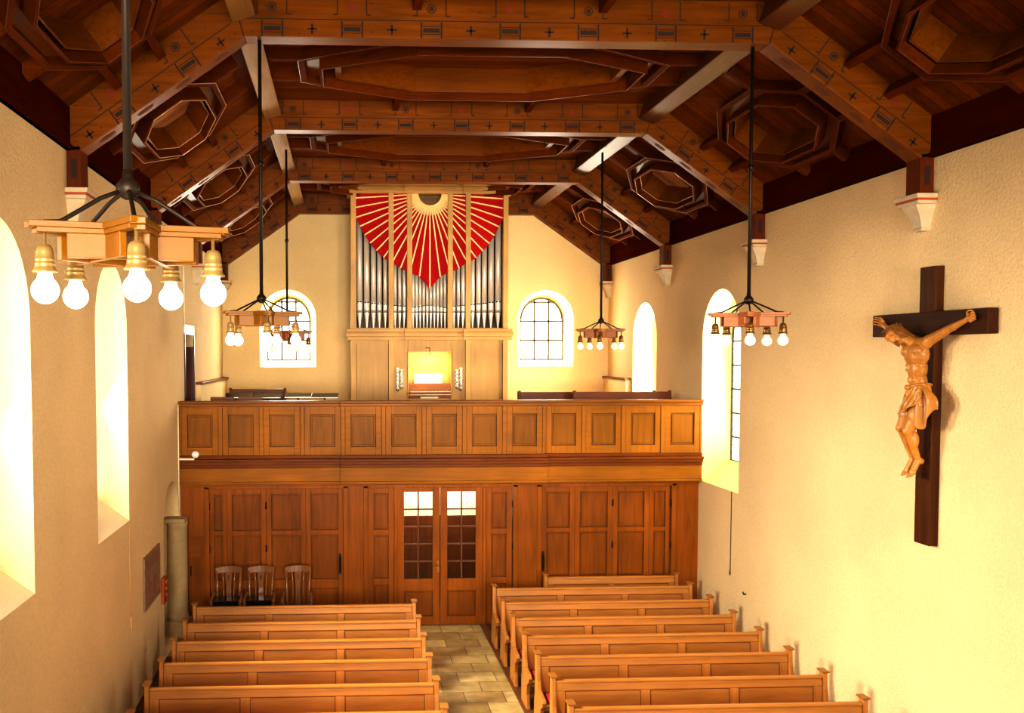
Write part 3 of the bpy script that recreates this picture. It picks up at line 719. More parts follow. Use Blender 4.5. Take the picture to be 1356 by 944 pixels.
# spot lamp on the cornice
e = empty('spotlight', (-2.55, YG-.12, 3.0), 'small white spotlight on the balcony cornice at the left wall', 'lamp')
MB().box(-.28, .0, -.03, .03, 0, .03).build('arm', IVORY, e)
MB().lathe([(.02, -.1), (.03, -.06), (.045, 0), (.06, .06), (.055, .06), (.03, .02)], n=16).build('shade', PIPEL, e, smooth=True).rotation_euler = (PI*.45, 0, .5)
e.children[1].location = (.0, -.02, .09)
MB().tube([(0, 0, .03), (0, 0, .09)], .012, 8).build('stem', IRON, e)

# ------------------------------------------------------------------ organ
YO = 21.2
OX = 1.90
org = empty('pipe_organ', (OX, YO, 3.0), 'tall pale wood pipe organ with red sunburst screen on the gallery', 'organ')
def U(u): return .1+(u-460)*.016514-OX
def V(v): return 5.33+(437-v)*.01639-3.0
def bx(name, u0, u1, v0, v1, y0, y1, mat, par=org, bevel=.006):
    return MB().box(U(u0), U(u1), y0, y1, V(v0), V(v1)).build(name, mat, par, bevel=bevel)
MID = 569.3
zb = 0.0
# lower case
m = MB(); m.box(U(464), U(521), .04, 1.3, zb, V(450)); m.box(U(617), U(674), .04, 1.3, zb, V(450)); m.box(U(521), U(540), .06, 1.3, zb, V(450)); m.box(U(598.5), U(617), .06, 1.3, zb, V(450)); m.box(U(540), U(598.5), .06, 1.3, V(466), V(450)); m.box(U(540), U(598.5), .1, 1.3, zb, V(529))
m.build('lower_case', orgp('Z'), org, bevel=.006)
for a, b in ((464, 471), (514, 521), (617, 624), (667, 674)):
    MB().box(U(a), U(b), 0, .06, zb, V(450)).build('stile', orgw('Z'), org, bevel=.006)
m = MB()
for u in (471.2, 513.8, 624.2, 666.8, 519.7, 618.7): m.box(U(u)-.006, U(u)+.006, .03, .045, zb, V(455))
m.build('panel_groove', GROOVE, org)
# console niche
m = MB(); m.box(U(540), U(598.5), .5, .53, V(529), V(466)); m.box(U(539), U(540.5), .06, .5, V(529), V(466)); m.box(U(598), U(599.5), .06, .5, V(529), V(466)); m.box(U(540), U(598.5), .06, .5, V(467), V(465.5))
m.build('console_niche', wood('niche', srgb(240, 190, 110), 'Z', .4, .08), org)
MB().obox(((U(549)+U(587.5))/2, .3, V(503)), ((U(587.5)-U(549))/2, 0, 0), (0, .012, 0), (0, .04, .125)).build('sheet_music', plain('paper', srgb(250, 244, 220), .8), org)
bx('music_desk', 548, 588.5, 509.5, 509, .2, .3, DARKWOOD)
bx('console_board', 541, 597.5, 518, 509, .14, .2, wood('cons', srgb(176, 110, 50), 'X'))
for v in (519.5, 523.5):
    k_ = bx('keyboard', 543, 597, v+1.1, v, .02, .16, IVORY)
    m = MB(); x = U(543)+.02; i = 0
    while x < U(597)-.02:
        if i % 7 not in (2, 6): m.box(x, x+.009, .05, .15, V(v), V(v)+.012)
        x += .0235; i += 1
    m.build('black_keys', BLACKG, k_)
    bx('key_slip', 541, 598, v+3.8, v+1.6, .03, .16, DARKWOOD)
bx('pedal_ledge', 556, 580, 529, 527, -.04, .1, IVORY)
for su, offs in ((526.0, 0), (531.3, 1), (605.6, 1), (610.8, 0)):
    n = 6 if not offs else 5
    for k in range(n):
        v = (490 if not offs else 492.3)+k*5.2
        o = MB().box(-.032, .032, -.05, 0, 0, .042).build('stop_knob', IVORY, org, bevel=.006)
        o.location = (U(su), .06, V(v))
        q = MB().lathe([(.012, 0), (.014, .05), (.032, .06), (.032, .075), (.024, .08)], n=12).build('knob_head', BLACKG, o, smooth=False)
        q.rotation_euler = (PI/2, 0, 0); q.location = (0, -.0, -.022)
# cornices
def corn(v0, v1, name, e0):
    m = MB(); h = V(v1)-V(v0); z = V(v0)
    for a, b, d in ((460.5, 525, .12), (525, 536, .05), (536, 603, .12), (603, 614.5, .05), (614.5, 678.5, .12)):
        for t0, t1, ex in ((0, .3, .35), (.3, .62, .75), (.62, .72, .6), (.72, 1, 1.0)):
            if e0: ex = (.35, .95, 1.0, .6)[(0, .3, .62, .72).index(t0)]
            pad = d*ex*.4 if d > .1 else 0
            m.box(U(a)-pad*.6, U(b)+pad*.6, -d*ex, .8 if name == 'top_cornice' else 1.3, z+h*t0, z+h*t1)
    m.build(name, orgw('X'), org, bevel=.008)
corn(450.5, 435.5, 'middle_cornice', True); corn(255.5, 242, 'top_cornice', False)
for a, b in ((464, 471.3), (514.2, 521), (538.8, 545.5), (593, 599.7), (617, 623.7), (667.2, 674)):
    MB().box(U(a), U(b), 0, .16, V(436), V(255)).build('upright', orgw('Z'), org, bevel=.006)
m = MB(); m.box(U(464), U(468), .16, .75, V(436), V(255)); m.box(U(670), U(674), .16, .75, V(436), V(255)); m.box(U(464), U(674), .72, .76, V(436), V(255)); m.build('back_case', wood('ob', srgb(96, 62, 34), 'Z'), org)
MB().box(U(470), U(668), .06, .72, V(436), V(434)).build('windchest', orgw('X'), org)
# sunburst: red field behind rays, cut out as a V; semicircle opening at top
def cu(x): return 440+x/5.215
def cv(y): return 230+y/5.215
bnd = [(163, 300), (190, 358), (226, 425), (263, 480), (306, 530), (356, 580), (385, 597), (422, 612), (473, 650), (515, 668), (550, 682), (602, 706), (672, 792)]
ctr = (677, 132)
field = MB()
left = [(cu(x), cv(y)) for x, y in bnd]; right = [(2*MID-u, v) for u, v in left[::-1][1:]]
poly = left+right
cuu, cvv = MID, cv(132); r_in = 85/5.215
def bound(ang):   # distance from centre to the boundary along ang (down is 90deg)
    dx, dy = math.cos(ang), math.sin(ang); best = None
    P = [(cu(163), cvv)] + poly + [(2*MID-cu(163), cvv)]
    for (x0, y0), (x1, y1) in zip(P[:-1], P[1:]):
        ex, ey = x1-x0, y1-y0; det = dx*(-ey)+ex*dy
        if abs(det) < 1e-9: continue
        t = ((x0-cuu)*(-ey)+ex*(y0-cvv))/det; s_ = (dx*(y0-cvv)-dy*(x0-cuu))/det
        if t > 0 and -1e-6 <= s_ <= 1+1e-6: best = t if best is None else min(best, t)
    return best or 0
A = [math.radians(3.6+7.2*k*.5) for k in range(49)]
A = [0.0]+A+[PI] if A[-1] < PI else A
vs = []; 
for a in A:
    b_ = bound(min(max(a, .001), PI-.001))
    for r in (r_in, b_): vs.append((U(cuu-r*math.cos(a)), .085, V(cvv+r*math.sin(a))))
fs = [(2*i, 2*i+1, 2*i+3, 2*i+2) for i in range(len(A)-1)]
field.add(vs, fs); ro = field.build('red_screen', REDP, org, fix=False)
GOLD = plain('gilded_ray', srgb(255, 214, 140), .4, var=.08)
for k in range(25):
    a = math.radians(3.6+7.2*k); r1 = bound(a)
    p = (U(cuu-r_in*.98*math.cos(a)), .05, V(cvv+r_in*.98*math.sin(a))); q = (U(cuu-r1*math.cos(a)), .05, V(cvv+r1*math.sin(a)))
    MB().bar(p, q, .028, .026, (0, 1, 0)).build('ray_slat', GOLD, org)
for k in range(24):
    a = math.radians(7.2+7.2*k); p = (U(cuu-r_in*math.cos(a)), .055, V(cvv+r_in*math.sin(a))); r1 = r_in*1.75; q = (U(cuu-r1*math.cos(a)), .055, V(cvv+r1*math.sin(a)))
    MB().bar(p, q, .014, .02, (0, 1, 0)).build('ray_slat', GOLD, org)
MB().tube([(U(cuu-r_in*math.cos(PI*k/24)), .05, V(cvv+r_in*math.sin(PI*k/24))) for k in range(25)], .022, 8).build('sun_arc', GOLD, org, smooth=True)
MB().box(U(551), U(588), .3, .32, V(275), V(255)).build('sun_opening', wood('sunop', srgb(130, 90, 46), 'X'), org)
# pipes
def pipe(u, w, vm0, vm1, vf=413):
    x = U(u); r = w*.016514/2; yq = .26
    # where is the red boundary above this pipe
    top = 300
    for (u0, v0), (u1, v1) in zip(poly[:-1], poly[1:]):
        if min(u0, u1) <= u <= max(u0, u1) and abs(u1-u0) > 1e-6: top = v0+(v1-v0)*(u-u0)/(u1-u0)
    zt = V(min(top, 392)-14)
    o = MB().tube([(x, yq, V(vf-1)), (x, yq, zt)], r, 16).build('pipe', PIPE, org, smooth=True)
    m = MB().tube([(x, yq, V(434.5)), (x, yq, V(vf))], [r*.22, r*.96], 16, False); m.build('pipe_foot', PIPEL, o, smooth=True)
    m = MB(); n = 8
    vs = []
    for i in range(n+1):
        a = -PI/2-1.15+2.3*i/n
        for vv in (vm0, vm1): vs.append((x+r*1.03*math.cos(a), yq+r*1.03*math.sin(a), V(vv)))
    m.add(vs, [(2*i, 2*i+2, 2*i+3, 2*i+1) for i in range(n)]); m.build('mouth_shield', PIPEL, o, smooth=True, fix=False)
    g = MB(); g.box(x-r*.8, x+r*.8, yq-r*1.02, yq-r*.6, V(vm1+1.8), V(vm1+.3)); g.build('mouth_slot', BLACK, o)
L5 = [(475.9, 8.0, 397.5), (485.5, 7.6, 398.3), (494.5, 7.0, 399.5), (502.5, 6.4, 400.5), (510.4, 5.8, 401.5)]
L3 = [(523.6, 4.9, 402.4), (529.7, 4.7, 403), (535.6, 4.5, 403.5)]
for u, w, vm in L5+L3:
    vb = 409.5 if w > 5.5 else 410.3
    pipe(u, w, vb, vm); pipe(2*MID-u, w, vb, vm)
for k in range(10):
    u = 547.8+k*4.78; d = abs(k-4.5)/4.5
    pipe(u, 4.1, 411.5-1.5*(1-d), 405-3*(1-d), 413)
# organ lamp
lp = MB(); lp.tube([(U(564), .05, V(461)), (U(569), .0, V(461)), (U(569), -.05, V(466)), (U(569), -.02, V(471.5))], .008, 8)
lo = lp.build('lamp_bracket', BRASSD, org, smooth=True)
MB().box(U(555), U(584), -.07, -.04, V(473), V(471.8)).build('lamp_shade', BRASSD, lo)
MB().tube([(U(557), -.02, V(472.3)), (U(582), -.02, V(472.3))], .009, 8).build('lamp_tube', emis('tube', (1, .8, .45), 6), lo)

# ------------------------------------------------------------------ chandeliers
def bulb_mat(name, s, col=(1, .9, .72)):
    m, nt, b = nodes(name); b.inputs['Base Color'].default_value = (.95, .9, .84, 1); b.inputs['Roughness'].default_value = .25
    tc = N(nt, 'ShaderNodeTexCoord'); n = N(nt, 'ShaderNodeTexNoise'); n.inputs['Scale'].default_value = 8; nt.links.new(tc.outputs['Object'], n.inputs['Vector'])
    r = ramp(nt, [(.3, (.92, .86, .8)), (.7, (1, .95, .9))]); nt.links.new(n.outputs['Fac'], r.inputs['Fac']); nt.links.new(r.outputs['Color'], b.inputs['Base Color'])
    b.inputs['Emission Color'].default_value = (*col, 1); b.inputs['Emission Strength'].default_value = s
    return m
BON = bulb_mat('lit_bulb', 6.0, (1, .95, .85)); BOFF = bulb_mat('frosted_bulb', .22, (1, .9, .8))
CHW = wood('chandelier', srgb(130, 84, 12), 'X', .35, .15, spec=.4)
CHD = wood('chandelier_dark', srgb(150, 92, 48), 'X', .4, .2)
def chandelier(x, y, zhub, ztop, off, lit, label, zball=None, pw=1.0):
    e = empty('chandelier', (x, y, zhub), label, 'chandelier', 'star-shaped wooden chandeliers')
    W = CHW if lit else CHD; BR = BRASS if lit else BRASSD
    MB().tube([(0, 0, 0), (0, 0, ztop-zhub)], .019, 12).build('rod', IRONL if lit == 2 else IRON, e, smooth=True)
    MB().lathe([(.015, -.045), (.035, -.035), (.05, -.01), (.05, .015), (.035, .035), (.022, .05), (.02, .08)], n=20).build('hub', IRONL if lit == 2 else IRON, e, smooth=True)
    if zball: MB().lathe([(.019, -.03), (.032, -.012), (.032, .012), (.019, .03)], (0,0,zball-zhub), 14).build('rod_collar', IRON, e, smooth=True)
    R = .42; zt = -.155 if lit < 2 else -.185
    P = [(R*math.cos(math.radians(-90+off+72*k)), R*math.sin(math.radians(-90+off+72*k))) for k in range(5)]
    for k in range(5):
        a, b = Vector((*P[k], zt)), Vector((*P[(k+2) % 5], zt)); dz = .0015*k
        m = MB(); m.bar(a+Vector((0,0,dz)), b+Vector((0,0,dz)), .062, .026)
        o = m.build('star_board', W, e, bevel=.003)
        d = (b-a).normalized(); m = MB(); m.bar(a+d*.03+Vector((0,0,-.023+dz)), b-d*.03+Vector((0,0,-.023+dz)), .046, .02); m.build('board_moulding', W, o, bevel=.002)
        c = (a+b)/2; m = MB(); m.bar(c-d*.255+Vector((0,0,-.083+dz)), c+d*.255+Vector((0,0,-.083+dz)), .03, .10); m.build('apron_board', W, e, bevel=.003)
    for k in range(5):
        t = math.radians(-90+off+72*k); dx, dy = math.cos(t), math.sin(t)
        MB().tube([(.03*dx, .03*dy, -.01), (.12*dx, .12*dy, -.05), (.29*dx, .29*dy, zt+.025), (.36*dx, .36*dy, zt+.017)], .0085 if lit < 2 else .0095, 8).build('stay_rod', IRONL if lit == 2 else IRON, e, smooth=True)
        px, py = .358*dx, .358*dy
        of = .025 if lit < 2 else .018
        s = MB().lathe([(.008, zt-of-.005), (.008, -.275), (.024, -.28), (.032, -.292), (.036, -.31), (.037, -.335), (.039, -.337), (.037, -.34), (.038, -.352), (.041, -.354), (.039, -.358), (.041, -.372), (.05, -.384), (.051, -.39), (.03, -.388)], (px, py, of), 20).build('lamp_socket', BR, e, smooth=True)
        prof = [(.026, -.383), (.028, -.40), (.033, -.415)]
        for j in range(11):
            a = math.radians(52-142*j/10); prof.append((.0555*math.cos(a), -.462+.0555*math.sin(a)))
        MB().lathe(prof, (px, py, of), 24).build('bulb', BON if lit else BOFF, s, smooth=True)
    return e
chandelier(-.915, 4.2, 5.505, 8.2, 17, 2, 'large wooden star chandelier with glowing bulbs, nearest the camera at left')
chandelier(-.86, 10.25, 5.385, 8.06, 14, 1, 'wooden star chandelier in front of the left gable window, hung from the nearest truss', 6.79)
chandelier(-.94, 16.3, 5.33, 8.2, 10, 0, 'far dark wooden star chandelier against the bright left gable window', 6.7)
chandelier(4.37, 10.25, 5.375, 8.06, -20, 0, 'dark wooden star chandelier with five white bulbs in front of the tall right window', 6.79)
chandelier(4.39, 16.3, 5.36, 8.2, -18, 0, 'small far wooden star chandelier right of the organ')

# ------------------------------------------------------------------ pews
def make_pew(x0, x1, panels, label, group):
    W = x1-x0; xm = (x0+x1)/2
    e = empty('church_pew', (xm, 0, 0), label, 'pew', group)
    h = W/2
    tilt = .10
    def slab(xa, xb, z0, z1, t, dy=0):    # inclined board; top leans back (+Y)
        y = lambda z: (z-.92)*tilt+dy
        return ([(xa, y(z0)-t, z0), (xb, y(z0)-t, z0), (xb, y(z1)-t, z1), (xa, y(z1)-t, z1), (xa, y(z0)+.0, z0), (xb, y(z0), z0), (xb, y(z1), z1), (xa, y(z1), z1)],
                [(0,1,2,3), (5,4,7,6), (4,0,3,7), (1,5,6,2), (3,2,6,7), (4,5,1,0)])
    m = MB(); m.add(*slab(-h, h, .79, .90, .04, .03)); m.add(*slab(-h, h, .885, .92, .065, .04))
    m.build('top_rail', peww('X'), e, bevel=.012)
    m = MB(); m.add(*slab(-h, h, .42, .47, .04, .03)); m.add(*slab(-h, -h+.11, .47, .79, .036, .03)); m.add(*slab(h-.11, h, .47, .79, .036, .03))
    for k in range(1, panels):
        x = -h+W*k/panels; m.add(*slab(x-.055, x+.055, .47, .79, .036, .03))
    bo = m.build('back_frame', peww('Z'), e, bevel=.005)
    for k in range(panels):
        xa = -h+W*k/panels+(.055 if k else .11); xb = -h+W*(k+1)/panels-(.055 if k < panels-1 else .11)
        m = MB(); m.add(*slab(xa, xb, .47, .79, .02, .024)); po = m.build('back_panel', pewp('X'), e, bevel=.003)
        g = MB(); g.add(*slab(xa, xb, .783, .791, .0265, .024)); g.add(*slab(xa, xa+.007, .47, .79, .0265, .024)); g.add(*slab(xb-.007, xb, .47, .79, .0265, .024)); g.build('panel_groove', PGROOVE, po)
    MB().box(-h, h, -.42, -.03, .41, .44).build('seat', peww('X'), e, bevel=.008)
    m = MB(); m.box(-h+.04, h-.04, -.40, -.06, .44, .475); m.build('seat_cushion', CUSH, e, bevel=.012)
    m = MB(); m.box(-h, h, .02, .05, .1, .2); m.build('foot_rail', peww('X'), e)
    for s in (-1, 1):
        prof = [(.11, 0), (.11, .3), (.075, .45), (.07, .95), (-.03, .95), (-.04, .8), (-.075, .62), (-.13, .52), (-.36, .5), (-.42, .46), (-.4, .4), (-.3, .34), (-.26, .2), (-.28, .06), (-.3, 0)]
        x = s*(h+.028)
        m = MB(); m.prism(prof, x-.027, x+.027, 'X'); o = m.build('pew_end', peww('Z'), e, bevel=.008)
        m = MB(); m.box(x-.034, x+.034, -.04, .085, .95, .962); m.box(x-.046, x+.046, -.052, .10, .962, .98); m.build('end_cap', wood('pew_cap', mul(C_PEW, .7), 'Y', .35, .2), o, bevel=.006)
    return e
def place_rows(x0, x1, Y0, ks, where, words):
    base = None
    for i, k in enumerate(ks):
        lab = 'light brown panelled pew %s the aisle, %s' % (where, words[i])
        if base is None: base = make_pew(x0, x1, 3, lab, 'pews %s the aisle' % where); p = base
        else: p = copy_tree(base)
        p['label'] = lab; p.location = ((x0+x1)/2, Y0+.895*k, .03)
pword = ['nearest row cut by the picture bottom', 'second row from the camera', 'third row from the camera', 'fourth row from the camera', 'fifth row from the camera', 'sixth row from the camera']
place_rows(-2.2532, 1.0456, 11.10, [-1, 0, 1, 2, 3, 4], 'left of', pword[:5]+['last row in front of the dark armchairs'])
place_rows(2.4904, 5.7112, 11.13, [-1, 0, 1, 2, 3, 4, 5], 'right of', pword+['last full row before the short pew'])
sp_ = make_pew(3.5, 5.735, 2, 'short light brown pew against the wooden partition, behind the right rows', None)
sp_.location.y = 16.35; sp_.location.z = .03
for side, (a, b), y1 in ((-1, (XL, 1.13), 15.2), (1, (2.40, XR), 16.78)):
    m = MB(); m.box(a, b, 5, y1, 0, .03)
    tag(m.build('pew_platform', wood('platform', srgb(104, 66, 38), 'Y', .5, .3, plank=.14, pax='X')), 'low dark wooden platform under the %s pews' % ('left' if side < 0 else 'right'), 'platform')

# ------------------------------------------------------------------ armchairs
def armchair(x, y, label, cushion):
    e = empty('armchair', (x, y, 0), label, 'armchair', 'dark armchairs before the partition')
    for s in (-1, 1):
        MB().tube([(s*.195, .2, 0), (s*.19, .2, .45), (s*.19, .23, .85), (s*.205, .28, 1.12)], [.022, .022, .02, .018], 10).build('back_post', CHAIRW, e, smooth=True)
        MB().lathe([(.02, 0), (.024, .1), (.018, .14), (.028, .2), (.018, .3), (.026, .42), (.02, .46), (.03, .5), (.018, .6), (.026, .66), (.02, .7)], (s*.236, -.2, 0), 12).build('front_leg', CHAIRW, e, smooth=True)
        m = MB(); m.tube([(s*.2, .24, .78), (s*.23, .1, .76), (s*.245, -.08, .73), (s*.24, -.22, .715), (s*.238, -.26, .70)], [.018, .022, .024, .028, .018], 10); m.build('armrest', CHAIRW, e, smooth=True)
    m = MB(); n = 8; vs = []
    for i in range(n+1):
        t = -1+2*i/n; xx = t*.225; zz = 1.2-.03*t*t; yy = .285+.035*(1-t*t)
        for (dz, dy) in ((0, -.012), (-.12+.025*t*t, -.022), (-.12+.025*t*t, .008), (0, .018)): vs.append((xx, yy+dy, zz+dz))
    fs = [(4*i+j, 4*i+(j+1) % 4, 4*i+4+(j+1) % 4, 4*i+4+j) for i in range(n) for j in range(4)] + [(0, 1, 2, 3), tuple(4*n+j for j in (3, 2, 1, 0))]
    m.add(vs, fs); m.build('crest_rail', CHAIRW, e, smooth=False, bevel=.006)
    m = MB(); m.prism([(-.068, 1.1), (.068, 1.1), (.055, .98), (.042, .85), (.048, .6), (.05, .48), (-.05, .48), (-.048, .6), (-.042, .85), (-.055, .98)], .27, .285); sp = m.build('splat', CHAIRW, e, bevel=.004)
    m = MB(); m.tube([(0, .265, 1.05), (.015, .265, 1.0), (0, .265, .95), (-.015, .265, 1.0), (0, .265, 1.05)], .004, 6); m.build('carving', IRON, sp, smooth=True)
    for s in (-1, 1):
        m = MB(); m.tube([(s*.105, .28, 1.1), (s*.09, .27, .95), (s*.085, .26, .75), (s*.10, .24, .48)], .015, 8); m.build('slat', CHAIRW, e, smooth=True)
    m = MB(); m.box(-.235, .235, -.24, .22, .42, .47); m.build('seat', CHAIRW, e, bevel=.012)
    if cushion:
        m = MB()
        m.box(-.21, .21, -.18, .16, .47, .72)
        c = m.build('book_stack', BLACKG, e, bevel=.01)
    return e
armchair(-1.965, 16.1, 'dark glossy wooden armchair with black pad, leftmost of the three', True)
armchair(-1.42, 16.1, 'dark glossy wooden armchair with black pad, middle of the three', True)
armchair(-.79, 16.1, 'dark glossy wooden armchair without pad, rightmost of the three', False)
for o in list(bpy.data.objects):
    if o.name.startswith('book_stack'): o.name = 'seat_pad'

# ------------------------------------------------------------------ crucifix
CYc = 10.02
cr = empty('wall_cross', (XR, CYc, 2.75), 'dark brown wooden cross hung on the right wall, carrying a carved figure', 'cross')
MB().box(-.10, 0, -.135, .135, 0, 2.97).build('upright_beam', CROSSW, cr, bevel=.006)
MB().box(-.115, -.01, -1.0, 1.02, 2.24, 2.49).build('cross_beam', wood('cross', srgb(66, 34, 11), 'Y', .5, .4, spec=.1), cr, bevel=.006)
# carved figure: local frame  a = right in the picture (-Y), d = away from wall (-X), z = up from cross foot
fig = bpy.data.objects.new
def FP(a, d, z):
    k = max(0, min(1, (2.3-z)/.2)); return (XR-d, CYc-a-.05*k, 2.75+z+.04*k)
fe = MB()
def C(p, q, r0, r1): fe.cap(FP(*p), FP(*q), r0, r1)
def Eb(c, r, M=None): fe.ell(FP(*c), (r[1], r[0], r[2]), M)     # r=(across, depth, up)
# torso
sh_l, sh_r = (-.12, .26, 2.13), (.20, .22, 2.15)
hipL, hipR = (-.035, .235, 1.50), (.11, .20, 1.50)
Eb((.035, .25, 2.0), (.165, .105, .15)); Eb((.035, .24, 1.85), (.13, .088, .13)); Eb((.035, .225, 1.71), (.108, .08, .12)); Eb((.035, .22, 1.56), (.13, .095, .11))
Eb((-.035, .315, 2.03), (.085, .05, .062)); Eb((.105, .30, 2.04), (.085, .05, .062))
for z in (1.89, 1.81, 1.73):
    Eb((.0, .302, z), (.032, .018, .036)); Eb((.07, .292, z), (.032, .018, .036))
for i, z in enumerate((1.96, 1.91, 1.86)):
    C((-.085, .26, z), (-.04, .318, z-.03), .013, .011); C((.16, .245, z), (.12, .298, z-.03), .013, .011)
C((-.10, .25, 2.11), (.17, .23, 2.12), .065, .065)
C((.02, .26, 2.10), (-.03, .32, 2.19), .058, .052)
elL, wrL = (-.43, .19, 2.25), (-.73, .145, 2.37)
elR, wrR = (.48, .17, 2.29), (.73, .145, 2.38)
for sh, el, wr in ((sh_l, elL, wrL), (sh_r, elR, wrR)):
    C(sh, el, .060, .042); C(el, wr, .042, .027)
    Eb(tuple(sh), (.07, .065, .062)); m_ = tuple((a*.45+b*.55) for a, b in zip(el, sh)); Eb(m_, (.055, .045, .05))
    f_ = tuple(a*.72+b*.28 for a, b in zip(el, wr)); Eb(f_, (.045, .042, .042))
    s_ = 1 if wr[0] > 0 else -1
    dv = Vector(wr)-Vector(el); dv.normalize(); up = Vector((-dv.z*s_, 0, dv.x*s_))
    pc = Vector(wr)+dv*.05; C(wr, tuple(pc), .027, .034); C(tuple(pc-up*.018), tuple(pc+up*.02), .028, .028)
    for j in range(4):
        o_ = (j-1.5)*.0235; ln = (.05, .058, .055, .044)[j]
        b0 = pc+dv*.026+up*o_; b1 = b0+dv*ln+up*o_*.25+Vector((0, .012, 0)); b2 = b1+dv*ln*.5+Vector((0, .030, 0)); b3 = b2+dv*.0+Vector((0, .026, 0))
        C(tuple(b0), tuple(b1), .0112, .010); C(tuple(b1), tuple(b2), .010, .009); C(tuple(b2), tuple(b3), .009, .008)
    t0 = pc-dv*.02+up*.02; t1 = t0+up*.038+dv*.02+Vector((0, .02, 0)); t2 = t1+dv*.034+up*.008+Vector((0, .012, 0))
    C(tuple(t0), tuple(t1), .0135, .0115); C(tuple(t1), tuple(t2), .0115, .0095)
knL, anL = (-.045, .35, 1.22), (-.045, .21, .885)
knR, anR = (.05, .335, 1.19), (.03, .205, .875)
for hp, kn, an in ((hipL, knL, anL), (hipR, knR, anR)):
    C(hp, kn, .090, .056); C(kn, an, .050, .033)
    Eb((kn[0], kn[1]+.012, kn[2]), (.048, .048, .052))
    cf = tuple(a*.68+b*.32 for a, b in zip(kn, an)); Eb((cf[0]+.010, cf[1]-.02, cf[2]), (.052, .056, .10))
    th = tuple(a*.5+b*.5 for a, b in zip(hp, kn)); Eb((th[0], th[1]+.01, th[2]), (.080, .080, .14))
for an, dx in ((anL, -.02), (anR, .0)):
    Eb((an[0], an[1]-.02, an[2]-.01), (.038, .045, .04))
    to = (an[0]+dx, an[1]+.06, an[2]-.13); C(an, to, .034, .032)
    C((an[0]+dx*.6-.018, an[1]+.05, an[2]-.12), (an[0]+dx+.02, an[1]+.055, an[2]-.125), .024, .024)
    for j in range(5):
        o_ = (j-2)*.0175; r = (.013, .0105, .010, .0095, .009)[j]; l = (.045, .042, .038, .033, .027)[j]
        b0 = Vector((to[0]+o_, to[1]+.008, to[2]-.01)); b1 = b0+Vector((o_*.2, .022, -l)); C(tuple(b0), tuple(b1), r, r*.85)
hc = (-.085, .40, 2.235)
def HP(x, y, z):
    v = Vector((x, y, z))*1.04; v = Matrix.Rotation(math.radians(-34), 3, 'X') @ v; v = Matrix.Rotation(math.radians(-30), 3, 'Y') @ v; v = Matrix.Rotation(math.radians(20), 3, 'Z') @ v
    return (hc[0]+v.x, hc[1]+v.y, hc[2]+v.z)
def HE(c, r):
    base = HP(*c)
    o0 = Vector(FP(*hc)); M3 = Matrix([Vector(FP(*HP(*(Vector(e_)))))-o0 for e_ in ((1,0,0),(0,1,0),(0,0,1))]).transposed()
    fe.ell(FP(*base), r, M3)
HE((0, -.01, .03), (.078, .095, .095)); HE((0, .03, -.045), (.058, .066, .075)); HE((0, .055, -.10), (.034, .035, .028))
HE((0, .10, -.012), (.013, .026, .034)); HE((0, .112, -.03), (.017, .014, .012)); HE((0, .078, .028), (.056, .022, .014))
HE((-.03, .082, .004), (.016, .012, .009)); HE((.03, .082, .004), (.016, .012, .009)); HE((0, .09, -.062), (.026, .014, .008)); HE((0, .086, -.075), (.022, .014, .008))
HE((-.078, 0, -.005), (.012, .02, .03)); HE((.078, 0, -.005), (.012, .02, .03)); HE((-.04, .06, -.025), (.02, .022, .02)); HE((.04, .06, -.025), (.02, .022, .02))
C(tuple(HP(0, -.02, -.05)), (.01, .29, 2.12), .05, .056)
body = fe.build('carved_figure', CARV, None, smooth=True)
tag(body, 'carved honey-coloured wooden figure of a man with arms outstretched, fixed to the dark cross', 'statue')
rm = body.modifiers.new('r', 'REMESH'); rm.mode = 'VOXEL'; rm.voxel_size = .006; rm.use_smooth_shade = True
smo = body.modifiers.new('s', 'SMOOTH'); smo.factor = .5; smo.iterations = 3
# hair, beard and crown
hm = MB(); random.seed(3)
for k in range(70):
    t = random.uniform(0, 2*PI); st = Vector((.07*math.cos(t), .075*math.sin(t)-.015, random.uniform(.03, .09)))
    if math.sin(t) > .35 and st.z < .06: st.z = .08
    pts = []; L_ = random.uniform(.10, .2) if math.sin(t) < .5 else .05
    for j in range(6):
        f = j/5; r = 1.12+.12*math.sin(f*9+k)+.1*f
        pts.append(Vector(FP(*HP(st.x*r, st.y*r-.01*f, st.z-L_*f))))
    hm.tube(pts, [.012, .014, .013, .012, .009, .004], 6)
for k in range(22):
    t = random.uniform(-.9, .9); st = (.045*math.sin(t)*1.2, .075*math.cos(t*.7)+.01, -.085)
    hm.tube([Vector(FP(*HP(st[0]*(1-.1*j), st[1]+.006*math.sin(j+k), st[2]-.014*j))) for j in range(5)], [.008, .008, .007, .005, .002], 6)
HAIR = wood('carved_hair', srgb(140, 88, 40), 'Z', .5, .3)
hm.build('hair', HAIR, body, smooth=True)
cm = MB()
for q in range(4):
    cm.tube([Vector(FP(*HP((.088+.008*math.sin(5*t+q))*math.cos(t), (.1+.008*math.cos(4*t+q))*math.sin(t)-.01, .055+.014*math.sin(3*t+q*1.6)+q*.006))) for t in [2*PI*i/28 for i in range(29)]], .0065, 6)
for k in range(26):
    t = 2*PI*k/26; r = random.uniform(1.2, 1.5); z = .06+random.uniform(-.03, .05)
    cm.tube([Vector(FP(*HP(.088*math.cos(t), .1*math.sin(t)-.01, .06))), Vector(FP(*HP(.088*r*math.cos(t), .1*r*math.sin(t)-.01, z)))], [.005, .001], 5)
cm.build('thorn_crown', wood('crown', srgb(130, 86, 42), 'X'), body, smooth=True)
